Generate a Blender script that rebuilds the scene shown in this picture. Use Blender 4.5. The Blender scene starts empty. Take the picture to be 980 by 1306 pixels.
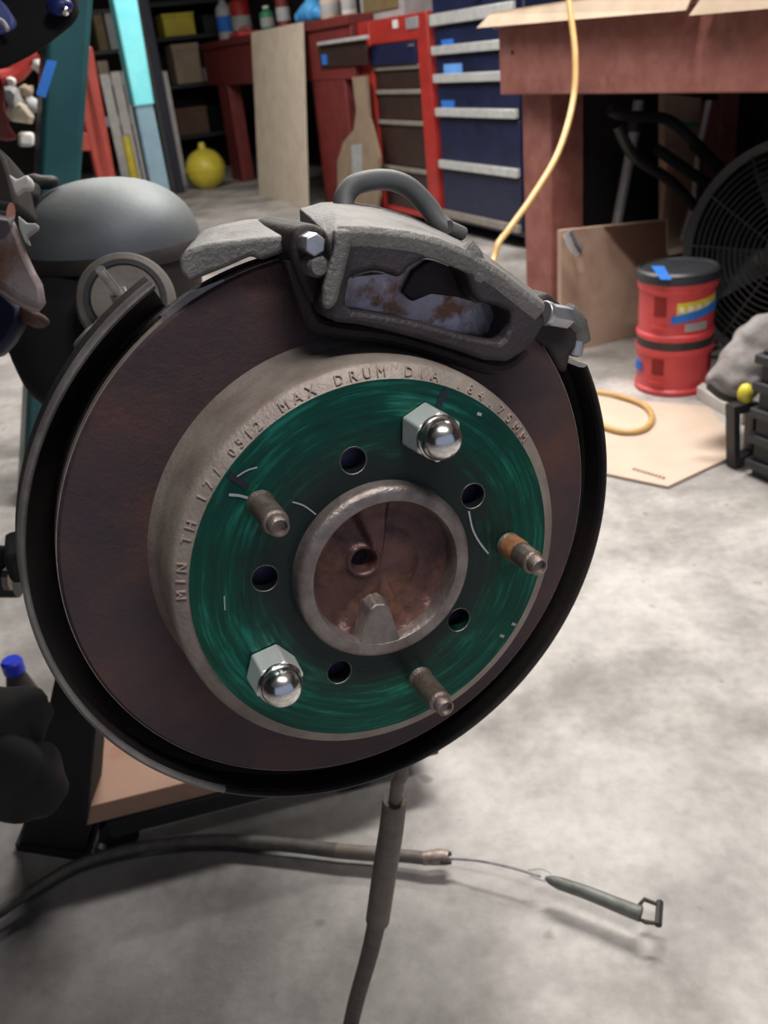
import bpy, bmesh, math, random
from mathutils import Vector, Matrix, noise
random.seed(7)
PI = math.pi
S = bpy.context.scene
COL = S.collection
R = math.radians
# ------------------------------------------------------------------ camera
H = 0.95
FPX = 1150.0
pit, rol = R(27), R(6.2)
Fv = Vector((0, math.cos(pit), -math.sin(pit)))
R0 = Vector((1, 0, 0)); U0 = Vector((0, math.sin(pit), math.cos(pit)))
Rv = R0*math.cos(rol) - U0*math.sin(rol)
Uv = U0*math.cos(rol) + R0*math.sin(rol)
CP = Vector((0, 0, H))
cd = bpy.data.cameras.new('camera'); cam = bpy.data.objects.new('camera', cd); COL.objects.link(cam)
cam.matrix_world = Matrix(((Rv.x, Uv.x, -Fv.x, CP.x), (Rv.y, Uv.y, -Fv.y, CP.y), (Rv.z, Uv.z, -Fv.z, CP.z), (0, 0, 0, 1)))
cd.sensor_fit = 'VERTICAL'; cd.sensor_height = 24.0; cd.lens = FPX/1306*24.0
cd.clip_start = 0.02
cd.dof.use_dof = True; cd.dof.focus_distance = 0.47; cd.dof.aperture_fstop = 10
S.camera = cam
# ------------------------------------------------------------------ world and lights
w = bpy.data.worlds.new('world'); S.world = w; w.use_nodes = True
wn = w.node_tree.nodes; bg = wn['Background']
bg.inputs[0].default_value = (0.62, 0.72, 1.0, 1); bg.inputs[1].default_value = 0.26
def area(name, loc, target, sx, sy, power, color):
    l = bpy.data.lights.new(name, 'AREA'); l.shape = 'RECTANGLE'; l.size = sx; l.size_y = sy
    l.energy = power; l.color = color
    o = bpy.data.objects.new(name, l); COL.objects.link(o); o.location = loc
    o.rotation_euler = (Vector(target)-Vector(loc)).to_track_quat('-Z', 'Y').to_euler()
    return o
LAMPS = [((0.75, 2.15, 2.52), 1.2, 62), ((-1.3, 5.6, 2.52), 1.2, 34), ((0.50, -0.20, 2.52), 1.2, 26), ((-0.25, 3.55, 2.52), 1.2, 42)]
for i, (p, ln, pw) in enumerate(LAMPS):
    area('tube_light', (p[0], p[1], p[2]-0.06), (p[0], p[1], 0), ln, 0.24, pw, (1.0, 0.97, 0.92))
S.view_settings.view_transform = 'Standard'; S.view_settings.look = 'None'
S.view_settings.gamma = 1; S.view_settings.use_curve_mapping = False
S.view_settings.exposure = 0.35
# ------------------------------------------------------------------ pixel -> place
def ray(px, py):
    return Fv + Rv*((px-490)/FPX) - Uv*((py-653)/FPX)
def at(px, py, z): return CP + ray(px, py)*z                       # z = depth along the lens axis
def fl(px, py, z=0.0):
    d = ray(px, py); return CP + d*((z-H)/d.z)
YAW = R(22)
D1 = Vector((-math.sin(YAW), math.cos(YAW), 0))                    # along the bench row, away from the camera
DN = Vector((-math.cos(YAW), -math.sin(YAW), 0))                   # towards the room
def wp(px, py, P0, off=0.0):
    d = ray(px, py); Q = P0 + DN*off
    return CP + d*((Q-CP).dot(DN)/d.dot(DN))
# rotor frame
RC = Vector((-0.00479, 0.39073, H-0.2299))
RN = Vector((0.34497, -0.937, 0.05503)).normalized()
RU = Vector((0, 0, 1)).cross(RN).normalized(); RV = RN.cross(RU)
RM = Matrix(((RU.x, RV.x, RN.x, RC.x), (RU.y, RV.y, RN.y, RC.y), (RU.z, RV.z, RN.z, RC.z), (0, 0, 0, 1)))
def rp(px, py, wv=0.0):
    d = ray(px, py); Q = RC + RN*wv
    return CP + d*((Q-CP).dot(RN)/d.dot(RN))
def L(u, v, wv): return RC + RU*u + RV*v + RN*wv                    # rotor local -> world
def pol(r, a, wv): return L(r*math.cos(a), r*math.sin(a), wv)
# ------------------------------------------------------------------ materials
def mat(name, c1, c2=None, rough=0.5, metal=0.0, scale=20, bump=0.0, bscale=None, mix=(0.4, 0.65), detail=6, c3=None, s3=3, m3=(0.55, 0.7), coat=0.0, rvar=0.0):
    m = bpy.data.materials.new(name); m.use_nodes = True
    nt = m.node_tree; n = nt.nodes; b = n['Principled BSDF']
    b.inputs['Roughness'].default_value = rough; b.inputs['Metallic'].default_value = metal
    b.inputs['Coat Weight'].default_value = coat
    tc = n.new('ShaderNodeTexCoord')
    def ns(sc, det):
        t = n.new('ShaderNodeTexNoise'); t.inputs['Scale'].default_value = sc; t.inputs['Detail'].default_value = det
        t.inputs['Roughness'].default_value = 0.62
        nt.links.new(tc.outputs['Object'], t.inputs['Vector']); return t
    if c2 is None: c2 = tuple(x*0.78 for x in c1)
    t = ns(scale, detail)
    r = n.new('ShaderNodeValToRGB'); r.color_ramp.elements[0].position = mix[0]; r.color_ramp.elements[1].position = mix[1]
    r.color_ramp.elements[0].color = (*c1, 1); r.color_ramp.elements[1].color = (*c2, 1)
    nt.links.new(t.outputs['Fac'], r.inputs['Fac'])
    out = r.outputs['Color']
    if c3:
        t3 = ns(s3, 5); r3 = n.new('ShaderNodeValToRGB'); r3.color_ramp.elements[0].position = m3[0]; r3.color_ramp.elements[1].position = m3[1]
        nt.links.new(t3.outputs['Fac'], r3.inputs['Fac'])
        mx = n.new('ShaderNodeMix'); mx.data_type = 'RGBA'
        nt.links.new(r3.outputs['Color'], mx.inputs[0]); nt.links.new(out, mx.inputs[6]); mx.inputs[7].default_value = (*c3, 1)
        out = mx.outputs[2]
    nt.links.new(out, b.inputs['Base Color'])
    if rvar:
        mr = n.new('ShaderNodeMapRange'); mr.inputs['To Min'].default_value = rough-rvar; mr.inputs['To Max'].default_value = rough+rvar
        nt.links.new(t.outputs['Fac'], mr.inputs['Value']); nt.links.new(mr.outputs['Result'], b.inputs['Roughness'])
    if bump:
        tb = ns(bscale or scale*3, 5); bp = n.new('ShaderNodeBump'); bp.inputs['Strength'].default_value = bump
        bp.inputs['Distance'].default_value = 0.002
        nt.links.new(tb.outputs['Fac'], bp.inputs['Height']); nt.links.new(bp.outputs['Normal'], b.inputs['Normal'])
    return m
M = {}
M['rust'] = mat('rusted_rotor_iron', (0.056, 0.039, 0.046), (0.086, 0.048, 0.048), 0.56, 0.35, 26, 0.35, 300, c3=(0.150, 0.064, 0.044), s3=12, m3=(0.5, 0.78), rvar=0.08)
M['hatwall'] = mat('cast_iron_tan', (0.36, 0.31, 0.27), (0.25, 0.20, 0.18), 0.5, 0.35, 40, 0.3, 500, c3=(0.20, 0.13, 0.10), s3=14, m3=(0.55, 0.8))
M['castgrey'] = mat('cast_iron_grey', (0.20, 0.19, 0.185), (0.145, 0.135, 0.13), 0.55, 0.5, 30, 0.5, 350)
M['calip'] = mat('caliper_cast_grey', (0.22, 0.21, 0.20), (0.15, 0.14, 0.14), 0.5, 0.45, 25, 0.6, 420, c3=(0.10, 0.08, 0.075), s3=20)
M['housdark'] = mat('shaded_caliper_face', (0.060, 0.050, 0.056), (0.036, 0.030, 0.034), 0.5, 0.45, 25, 0.5, 400, c3=(0.06, 0.035, 0.03), s3=24)  # dark iron with the shade of the camera-facing side painted in
M['darkiron'] = mat('dark_iron', (0.045, 0.035, 0.036), (0.028, 0.022, 0.024), 0.6, 0.4, 30, 0.5, 300, c3=(0.085, 0.045, 0.032), s3=18)
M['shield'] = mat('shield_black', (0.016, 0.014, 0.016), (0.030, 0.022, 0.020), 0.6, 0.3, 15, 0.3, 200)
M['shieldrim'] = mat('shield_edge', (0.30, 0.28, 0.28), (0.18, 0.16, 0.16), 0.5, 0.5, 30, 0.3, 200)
M['padsteel'] = mat('pad_backing_steel', (0.60, 0.56, 0.62), (0.36, 0.29, 0.30), 0.36, 0.6, 30, 0.3, 200, c3=(0.26, 0.13, 0.08), s3=34, m3=(0.48, 0.58))
M['chrome'] = mat('chrome', (0.95, 0.94, 0.93), (0.9, 0.89, 0.88), 0.19, 1.0, 40)
M['nickel'] = mat('brushed_chrome', (0.90, 0.90, 0.91), (0.82, 0.82, 0.83), 0.32, 0.55, 60)
M['zinc'] = mat('zinc_plated', (0.62, 0.62, 0.66), (0.42, 0.42, 0.44), 0.38, 0.85, 90)
M['stud'] = mat('stud_steel', (0.34, 0.28, 0.25), (0.22, 0.17, 0.15), 0.42, 0.75, 120, 0.4, 500, c3=(0.30, 0.14, 0.07), s3=60, m3=(0.55, 0.75))
M['hub'] = mat('hub_ring_steel', (0.30, 0.26, 0.245), (0.20, 0.165, 0.155), 0.38, 0.7, 90, 0.3, 500)
M['hubrust'] = mat('hub_oiled_rust', (0.13, 0.065, 0.058), (0.055, 0.028, 0.035), 0.36, 0.5, 38, 0.4, 260, c3=(0.30, 0.14, 0.08), s3=20, m3=(0.52, 0.72), rvar=0.08)
M['black'] = mat('black_rubber', (0.012, 0.012, 0.014), (0.02, 0.02, 0.022), 0.5, 0, 30, 0.2)
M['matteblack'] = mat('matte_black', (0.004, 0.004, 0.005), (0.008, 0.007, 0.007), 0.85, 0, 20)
M['hole'] = mat('greasy_hole', (0.10, 0.09, 0.18), (0.16, 0.13, 0.26), 0.4, 0.5, 60)
M['red'] = mat('tool_chest_red', (0.42, 0.034, 0.026), (0.32, 0.025, 0.02), 0.4, 0, 12)
M['maroon'] = mat('maroon_paint', (0.18, 0.026, 0.024), (0.13, 0.020, 0.018), 0.55, 0, 14, 0.2, 60)
M['benchred'] = mat('worn_red_bench_paint', (0.27, 0.090, 0.072), (0.34, 0.135, 0.110), 0.65, 0, 16, 0.3, 80, c3=(0.15, 0.045, 0.035), s3=7, m3=(0.52, 0.75))
M['standred'] = mat('stand_red', (0.42, 0.06, 0.04), (0.34, 0.045, 0.03), 0.5, 0, 10)
M['navy'] = mat('navy_enamel', (0.009, 0.013, 0.042), (0.013, 0.018, 0.06), 0.38, 0, 9, c3=(0.005, 0.006, 0.02), s3=5)
M['drawdark'] = mat('dark_drawer_front', (0.030, 0.017, 0.015), (0.045, 0.022, 0.018), 0.42, 0, 12)
M['alu'] = mat('aluminium_trim', (0.62, 0.63, 0.62), (0.5, 0.5, 0.5), 0.4, 0.25, 20)
M['dullalu'] = mat('dull_trim', (0.33, 0.30, 0.26), (0.25, 0.22, 0.19), 0.5, 0.3, 20)
M['tape'] = mat('blue_tape', (0.02, 0.17, 0.62), (0.015, 0.13, 0.5), 0.7, 0, 20)
M['tapelight'] = mat('pale_blue_tape', (0.13, 0.36, 0.82), (0.1, 0.28, 0.7), 0.7, 0, 20)
M['card'] = mat('cardboard', (0.44, 0.34, 0.25), (0.38, 0.29, 0.21), 0.85, 0, 8, 0.15, 90, c3=(0.38, 0.28, 0.19), s3=4, m3=(0.5, 0.8))
M['cardpale'] = mat('pale_cardboard', (0.62, 0.53, 0.42), (0.54, 0.45, 0.35), 0.85, 0, 8, 0.1, 90)
M['cardfloor'] = mat('floor_cardboard', (0.60, 0.46, 0.36), (0.52, 0.40, 0.32), 0.85, 0, 5, 0.1, 90)
M['yellow'] = mat('yellow_plastic', (0.72, 0.60, 0.06), (0.60, 0.48, 0.05), 0.4, 0, 10)
M['cord'] = mat('yellow_cord', (0.56, 0.35, 0.13), (0.50, 0.30, 0.11), 0.45, 0, 40)
M['teal'] = mat('teal_enamel', (0.018, 0.085, 0.095), (0.012, 0.060, 0.072), 0.35, 0.2, 6)
M['cyan'] = mat('cyan_reflection_paint', (0.17, 0.60, 0.66), (0.22, 0.68, 0.72), 0.25, 0, 8)  # reflected daylight put into the colour
M['steelblue'] = mat('blue_grey_enamel', (0.19, 0.29, 0.35), (0.15, 0.23, 0.29), 0.4, 0.1, 8)
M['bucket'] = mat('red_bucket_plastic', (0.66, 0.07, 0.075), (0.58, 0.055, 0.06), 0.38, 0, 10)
M['bucketdark'] = mat('red_bucket_recess_shade', (0.28, 0.012, 0.014), (0.22, 0.01, 0.01), 0.6, 0, 10)  # darker red, shade of the handle recesses painted in
M['lid'] = mat('black_lid', (0.025, 0.026, 0.032), (0.035, 0.035, 0.042), 0.45, 0, 14)
M['white'] = mat('white_plastic', (0.75, 0.73, 0.70), (0.62, 0.60, 0.58), 0.5, 0, 12)
M['greywhite'] = mat('grey_white', (0.42, 0.42, 0.42), (0.32, 0.32, 0.33), 0.6, 0, 12)
M['ply'] = mat('plywood', (0.56, 0.40, 0.30), (0.46, 0.31, 0.23), 0.75, 0, 7, 0.1, 60, c3=(0.36, 0.21, 0.15), s3=5, m3=(0.5, 0.8))
M['darkply'] = mat('shadowed_plywood', (0.12, 0.06, 0.04), (0.09, 0.045, 0.03), 0.75, 0, 7)  # plywood tone with a cast shadow painted in
M['wood'] = mat('pine_block', (0.32, 0.185, 0.13), (0.26, 0.145, 0.10), 0.65, 0, 9, 0.15, 60, c3=(0.30, 0.13, 0.08), s3=16, m3=(0.60, 0.72))
M['woodend'] = mat('pine_end', (0.48, 0.36, 0.30), (0.38, 0.27, 0.22), 0.7, 0, 14, 0.2, 90)
M['olive'] = mat('olive_board', (0.20, 0.15, 0.06), (0.15, 0.11, 0.05), 0.7, 0, 10)
M['diff'] = mat('diff_cover_grey', (0.20, 0.215, 0.215), (0.145, 0.16, 0.17), 0.58, 0.35, 8, 0.15, 200, c3=(0.13, 0.15, 0.19), s3=5, m3=(0.5, 0.8))
M['diffdark'] = mat('axle_housing_dirty', (0.030, 0.027, 0.026), (0.055, 0.045, 0.04), 0.65, 0.3, 10, 0.3, 100)
M['tube'] = mat('axle_tube_tan', (0.20, 0.18, 0.16), (0.14, 0.125, 0.115), 0.55, 0.3, 20, 0.3, 150)
M['chunk'] = mat('rust_speckled_bracket', (0.34, 0.29, 0.29), (0.20, 0.16, 0.16), 0.55, 0.3, 22, 0.4, 120, c3=(0.16, 0.07, 0.035), s3=16, m3=(0.50, 0.66))
M['cable'] = mat('cable_sheath', (0.060, 0.055, 0.050), (0.10, 0.088, 0.075), 0.55, 0.1, 60, 0.4, 300)
M['barrel'] = mat('grey_green_barrel', (0.17, 0.18, 0.165), (0.11, 0.12, 0.11), 0.5, 0.3, 60, 0.3, 300)
M['hose'] = mat('grey_hose', (0.11, 0.115, 0.12), (0.085, 0.09, 0.095), 0.55, 0, 40, 0.1)
M['hosedirty'] = mat('dirty_hose', (0.16, 0.135, 0.115), (0.10, 0.085, 0.078), 0.6, 0, 60, 0.5, 300, c3=(0.15, 0.095, 0.06), s3=60)
M['cast_text'] = mat('cast_letters', (0.50, 0.38, 0.33), (0.40, 0.30, 0.27), 0.5, 0.3, 80)
M['marker'] = mat('black_marker', (0.008, 0.012, 0.02), None, 0.6)
M['scratch'] = mat('bare_scratch', (0.42, 0.44, 0.46), None, 0.5, 0.3)
M['bagcloth'] = mat('grey_dusty_cloth', (0.30, 0.28, 0.28), (0.20, 0.17, 0.165), 0.85, 0, 14, 0.6, 60, c3=(0.14, 0.09, 0.07), s3=9)
M['wall'] = mat('dark_garage_wall', (0.035, 0.028, 0.026), (0.025, 0.02, 0.02), 0.9, 0, 3)
M['ceil'] = mat('ceiling_paint', (0.45, 0.43, 0.40), (0.40, 0.38, 0.36), 0.9, 0, 3)
M['olivetan'] = mat('aged_board', (0.30, 0.22, 0.15), (0.24, 0.17, 0.12), 0.8, 0, 8)
M['brownbox'] = mat('brown_box', (0.17, 0.09, 0.06), (0.13, 0.07, 0.05), 0.8, 0, 8)
M['green'] = mat('green_label', (0.05, 0.28, 0.12), None, 0.5)
M['silverpaint'] = mat('galvanised', (0.36, 0.37, 0.38), (0.28, 0.29, 0.30), 0.5, 0.3, 20)

def green_face():
    m = bpy.data.materials.new('green_marked_hat_face'); m.use_nodes = True
    nt = m.node_tree; n = nt.nodes; lk = nt.links.new; b = n['Principled BSDF']
    tc = n.new('ShaderNodeTexCoord'); sp = n.new('ShaderNodeSeparateXYZ'); lk(tc.outputs['Object'], sp.inputs[0])
    def mth(op, a, c=None):
        q = n.new('ShaderNodeMath'); q.operation = op
        for i, x in enumerate((a, c)):
            if x is None: continue
            if isinstance(x, (int, float)): q.inputs[i].default_value = x
            else: lk(x, q.inputs[i])
        return q.outputs[0]
    x, y = sp.outputs['X'], sp.outputs['Y']
    rad = mth('SQRT', mth('ADD', mth('MULTIPLY', x, x), mth('MULTIPLY', y, y)))
    # direction round the axis as unit vector, so streaks stretch along the circle without a seam
    ux = mth('DIVIDE', x, rad); uy = mth('DIVIDE', y, rad)
    def streak(rs, as_, det):
        c = n.new('ShaderNodeCombineXYZ'); lk(mth('MULTIPLY', ux, as_), c.inputs[0]); lk(mth('MULTIPLY', uy, as_), c.inputs[1]); lk(mth('MULTIPLY', rad, rs), c.inputs[2])
        t = n.new('ShaderNodeTexNoise'); t.inputs['Scale'].default_value = 1.0; t.inputs['Detail'].default_value = det; t.inputs['Roughness'].default_value = 0.6
        lk(c.outputs[0], t.inputs['Vector']); return t.outputs['Fac']
    s1 = streak(460, 2.6, 4); s2 = streak(45, 2.0, 3); s3 = streak(1500, 1.2, 2)
    r = n.new('ShaderNodeValToRGB'); e = r.color_ramp.elements
    e[0].position = 0.30; e[0].color = (0.010, 0.036, 0.034, 1); e[1].position = 0.72; e[1].color = (0.03, 0.30, 0.23, 1)
    q = e.new(0.52); q.color = (0.007, 0.085, 0.058, 1)
    lk(mth('ADD', mth('MULTIPLY', s1, 0.6), mth('MULTIPLY', s2, 0.4)), r.inputs['Fac'])
    # the paint thins out towards the hub where the metal is bare and dark
    mr = n.new('ShaderNodeMapRange'); mr.inputs['From Min'].default_value = 0.058; mr.inputs['From Max'].default_value = 0.076
    lk(mth('ADD', rad, mth('MULTIPLY', mth('SUBTRACT', s2, 0.5), 0.03)), mr.inputs['Value'])
    mx = n.new('ShaderNodeMix'); mx.data_type = 'RGBA'; mx.inputs[6].default_value = (0.022, 0.034, 0.034, 1)
    lk(mr.outputs['Result'], mx.inputs[0]); lk(r.outputs['Color'], mx.inputs[7]); lk(mx.outputs[2], b.inputs['Base Color'])
    b.inputs['Metallic'].default_value = 0.65; b.inputs['Roughness'].default_value = 0.30
    bp = n.new('ShaderNodeBump'); bp.inputs['Strength'].default_value = 0.45; bp.inputs['Distance'].default_value = 0.0006
    lk(mth('ADD', s1, mth('MULTIPLY', s3, 0.6)), bp.inputs['Height']); lk(bp.outputs['Normal'], b.inputs['Normal'])
    return m
M['greenface'] = green_face()

def concrete():
    m = bpy.data.materials.new('stained_concrete'); m.use_nodes = True
    nt = m.node_tree; n = nt.nodes; lk = nt.links.new; b = n['Principled BSDF']
    tc = n.new('ShaderNodeTexCoord')
    def ns(sc, det, off=0.0, dist=0.0, ro=0.6):
        t = n.new('ShaderNodeTexNoise'); t.inputs['Scale'].default_value = sc; t.inputs['Detail'].default_value = det
        t.inputs['Distortion'].default_value = dist; t.inputs['Roughness'].default_value = ro
        mp = n.new('ShaderNodeMapping'); mp.inputs['Location'].default_value = (off, off*0.7, 0)
        lk(tc.outputs['Object'], mp.inputs[0]); lk(mp.outputs[0], t.inputs['Vector']); return t.outputs['Fac']
    def ramp(f, p0, c0, p1, c1):
        r = n.new('ShaderNodeValToRGB'); e = r.color_ramp.elements
        e[0].position = p0; e[0].color = (*c0, 1); e[1].position = p1; e[1].color = (*c1, 1); lk(f, r.inputs['Fac']); return r.outputs['Color']
    def mul(a, c):
        x = n.new('ShaderNodeMix'); x.data_type = 'RGBA'; x.blend_type = 'MULTIPLY'; x.inputs[0].default_value = 1
        lk(a, x.inputs[6]); lk(c, x.inputs[7]); return x.outputs[2]
    base = ramp(ns(4.5, 7, 3.1, 0.15), 0.38, (0.36, 0.335, 0.32), 0.60, (0.54, 0.505, 0.48))
    stain = ramp(ns(2.9, 7, 8.7, 0.2), 0.38, (0.56, 0.55, 0.53), 0.55, (1, 1, 1))
    fine = ramp(ns(55, 4, 1.0), 0.3, (0.84, 0.84, 0.84), 0.6, (1, 1, 1))
    spot = ramp(ns(22, 3, 5.0, 0, 0.4), 0.22, (0.6, 0.58, 0.55), 0.29, (1, 1, 1))
    # vehicle shade painted into the slab below the axle, with oily stains, ragged edge
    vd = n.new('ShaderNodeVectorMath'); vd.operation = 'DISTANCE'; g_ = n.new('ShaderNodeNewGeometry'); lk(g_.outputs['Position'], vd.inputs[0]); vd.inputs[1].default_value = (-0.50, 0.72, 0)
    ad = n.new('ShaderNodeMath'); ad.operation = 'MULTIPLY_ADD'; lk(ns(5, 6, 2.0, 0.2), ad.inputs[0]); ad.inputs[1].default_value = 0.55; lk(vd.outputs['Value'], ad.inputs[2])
    oily_shade = ramp(ad.outputs[0], 0.48, (0.40, 0.40, 0.41), 0.92, (1, 1, 1))
    lk(mul(mul(mul(mul(base, stain), fine), spot), oily_shade), b.inputs['Base Color'])
    b.inputs['Roughness'].default_value = 0.62
    bp = n.new('ShaderNodeBump'); bp.inputs['Strength'].default_value = 0.2; bp.inputs['Distance'].default_value = 0.003
    lk(ns(90, 4), bp.inputs['Height']); lk(bp.outputs['Normal'], b.inputs['Normal'])
    return m
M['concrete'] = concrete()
def emit(name, col, st):
    m = bpy.data.materials.new(name); m.use_nodes = True; b = m.node_tree.nodes['Principled BSDF']
    b.inputs['Emission Color'].default_value = (*col, 1); b.inputs['Emission Strength'].default_value = st; return m
M['tubeglow'] = emit('lamp_tube_glow', (1, 0.97, 0.92), 6)

# ------------------------------------------------------------------ mesh helpers (all coordinates are world coordinates)
def link(name, bm, m, parent=None, smooth=True, bevel=0.0, segs=2, angle=35):
    bmesh.ops.recalc_face_normals(bm, faces=bm.faces)
    me = bpy.data.meshes.new(name); 
    if parent is not None:
        bmesh.ops.transform(bm, matrix=WM[parent.name].inverted(), verts=bm.verts); W = WM[parent.name]
    else:
        xs = [v.co for v in bm.verts]
        lo = Vector((min(v.x for v in xs), min(v.y for v in xs), min(v.z for v in xs))); hi = Vector((max(v.x for v in xs), max(v.y for v in xs), max(v.z for v in xs)))
        c = Vector(((lo.x+hi.x)/2, (lo.y+hi.y)/2, lo.z)); W = Matrix.Translation(c)
        bmesh.ops.translate(bm, vec=-c, verts=bm.verts)
    bm.to_mesh(me); bm.free()
    if smooth:
        me.polygons.foreach_set('use_smooth', [True]*len(me.polygons)); me.set_sharp_from_angle(angle=R(angle))
    me.materials.append(M[m] if isinstance(m, str) else m)
    o = bpy.data.objects.new(name, me); COL.objects.link(o)
    if parent is not None:
        o.parent = parent
    else: o.matrix_world = W
    WM[o.name] = W.copy()
    if bevel:
        b = o.modifiers.new('bevel', 'BEVEL'); b.width = bevel; b.segments = segs; b.limit_method = 'ANGLE'; b.angle_limit = R(30)
    return o
WM = {}
def tag(o, label=None, cat=None, group=None, kind=None):
    if label: o['label'] = label
    if cat: o['category'] = cat
    if group: o['group'] = group
    if kind: o['kind'] = kind
    return o
def thing(name, label, cat, loc=None, mtx=None, group=None):
    o = bpy.data.objects.new(name, None); COL.objects.link(o); o.empty_display_size = 0.02
    W = mtx.copy() if mtx is not None else Matrix.Translation(Vector(loc)); o.matrix_world = W; WM[o.name] = W
    return tag(o, label, cat, group)
def NB(): return bmesh.new()
def prism(bm, pts, vec):
    a = [bm.verts.new(p) for p in pts]; b = [bm.verts.new(Vector(p)+Vector(vec)) for p in pts]; k = len(a)
    bm.faces.new(a); bm.faces.new(b[::-1])
    for i in range(k): bm.faces.new((a[i], b[i], b[(i+1) % k], a[(i+1) % k]))
    return bm
def bridge(bm, A, B, caps=True):
    a = [bm.verts.new(p) for p in A]; b = [bm.verts.new(p) for p in B]; k = len(a)
    for i in range(k): bm.faces.new((a[i], b[i], b[(i+1) % k], a[(i+1) % k]))
    if caps: bm.faces.new(a); bm.faces.new(b[::-1])
def obox(bm, O, X, Y, Z):
    """box from corner O along three vectors"""
    return prism(bm, [O, O+X, O+X+Y, O+Y], Z)
def box(bm, c, sx, sy, sz, rz=0.0, tilt=None):
    Mx = Matrix.Rotation(rz, 3, 'Z')
    if tilt is not None: Mx = tilt @ Mx
    X, Y, Z = Mx @ Vector((sx, 0, 0)), Mx @ Vector((0, sy, 0)), Mx @ Vector((0, 0, sz))
    return obox(bm, Vector(c)-X/2-Y/2, X, Y, Z)
def frame_of(d):
    d = d.normalized(); t = Vector((0, 0, 1)) if abs(d.z) < 0.9 else Vector((1, 0, 0))
    a = d.cross(t).normalized(); return a, d.cross(a).normalized()
def tube(bm, pts, r, n=12, caps=True):
    pts = [Vector(p) for p in pts]; rs = r if isinstance(r, (list, tuple)) else [r]*len(pts)
    a = None; rings = []
    for i, p in enumerate(pts):
        d = (pts[min(i+1, len(pts)-1)]-pts[max(i-1, 0)]).normalized()
        if a is None: a, b = frame_of(d)
        else:
            a = (a-d*a.dot(d)).normalized(); b = d.cross(a)
        rings.append([bm.verts.new(p+(a*math.cos(t)+b*math.sin(t))*rs[i]) for t in [2*PI*k/n for k in range(n)]])
    for q in range(len(rings)-1):
        for k in range(n): bm.faces.new((rings[q][k], rings[q][(k+1) % n], rings[q+1][(k+1) % n], rings[q+1][k]))
    if caps: bm.faces.new(rings[0]); bm.faces.new(rings[-1][::-1])
    return bm
def smoothpts(P, n=8):
    P = [Vector(p) for p in P]; out = []
    for i in range(len(P)-1):
        p0, p1, p2, p3 = P[max(i-1, 0)], P[i], P[i+1], P[min(i+2, len(P)-1)]
        for k in range(n):
            t = k/n; out.append(0.5*((2*p1)+(p2-p0)*t+(2*p0-5*p1+4*p2-p3)*t*t+(3*p1-p0-3*p2+p3)*t**3))
    out.append(P[-1]); return out
def lathe(bm, prof, O, A, n=48, a0=0.0, a1=2*PI, closed=True, ux=None):
    """prof: (r, h) along axis A from O. full turn or a sector with caps"""
    A = A.normalized()
    if ux is None: X, Y = frame_of(A)
    else: X = ux; Y = A.cross(X)
    full = abs(a1-a0-2*PI) < 1e-6
    k = n if full else n+1; rings = []
    for i in range(k):
        t = a0+(a1-a0)*i/n; dr = X*math.cos(t)+Y*math.sin(t)
        rings.append([bm.verts.new(O+dr*r+A*h) for r, h in prof])
    m = len(prof); last = m if closed else m-1
    for i in range(n):
        A_, B_ = rings[i], rings[(i+1) % k]
        for j in range(last):
            try: bm.faces.new((A_[j], A_[(j+1) % m], B_[(j+1) % m], B_[j]))
            except ValueError: pass
    if not full and closed: bm.faces.new(rings[0]); bm.faces.new(rings[-1][::-1])
    return bm
def rlathe(bm, prof, n=64, a0=0.0, a1=2*PI, closed=True):
    return lathe(bm, prof, RC, RN, n, a0, a1, closed, RU)
def solidlathe(bm, prof, O, A, n=32):
    """profile from axis to axis: start and end radius tiny"""
    lathe(bm, prof, O, A, n, closed=False); bmesh.ops.remove_doubles(bm, verts=bm.verts, dist=1e-6); return bm
def hexa(bm, O, A, r, h, rot=0.0, n=6):
    X, Y = frame_of(A)
    return prism(bm, [O+(X*math.cos(rot+2*PI*k/n)+Y*math.sin(rot+2*PI*k/n))*r for k in range(n)], A.normalized()*h)
def one(name, m, fn, label, cat, group=None, **kw):
    bm = NB(); fn(bm); return tag(link(name, bm, m, None, **kw), label, cat, group)
def copy_thing(o, loc=None, label=None):
    c = o.copy(); COL.objects.link(c); WM[c.name] = WM[o.name].copy()
    for ch in [x for x in bpy.data.objects if x.parent == o]:
        d = ch.copy(); COL.objects.link(d); d.parent = c
        for g in [x for x in bpy.data.objects if x.parent == ch]:
            e = g.copy(); COL.objects.link(e); e.parent = d
    if label: c['label'] = label
    return c

# ================================================================== SETTING
def sz(px, py, P0, off=0.0):
    P = wp(px, py, P0, off); return P.dot(D1), P.z
def sn(s, nn, z): return D1*s + DN*nn + Vector((0, 0, z))
def wbox(bm, s0, s1, n0, n1, z0, z1):
    return obox(bm, sn(s0, n0, z0), D1*(s1-s0), DN*(n1-n0), Vector((0, 0, z1-z0)))
def wpx(bm, A, B, P0, back, proud=0.0):
    """box on the vertical plane through P0 from pixel corner A (left, top) to B (right, bottom)"""
    s0, z1 = sz(A[0], A[1], P0, proud); s1, z0 = sz(B[0], B[1], P0, proud)
    nn = P0.dot(DN)
    return wbox(bm, s0, s1, nn+proud, nn-back, z0, z1)
def struct(name, m, fn, **kw):
    bm = NB(); fn(bm); o = link(name, bm, m, None, **kw); o['kind'] = 'structure'; return o
SMAX = 11.9; NR = -3.3; NLft = 3.4; SB = -2.6; ZC = 2.65
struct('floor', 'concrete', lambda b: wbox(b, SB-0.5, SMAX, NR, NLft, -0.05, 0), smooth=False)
struct('ceiling', 'ceil', lambda b: wbox(b, SB, SMAX, NR, NLft, ZC, ZC+0.05), smooth=False)
struct('wall_back', 'wall', lambda b: wbox(b, SMAX, SMAX+0.1, NR-0.1, NLft+0.1, 0, ZC), smooth=False)
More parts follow.
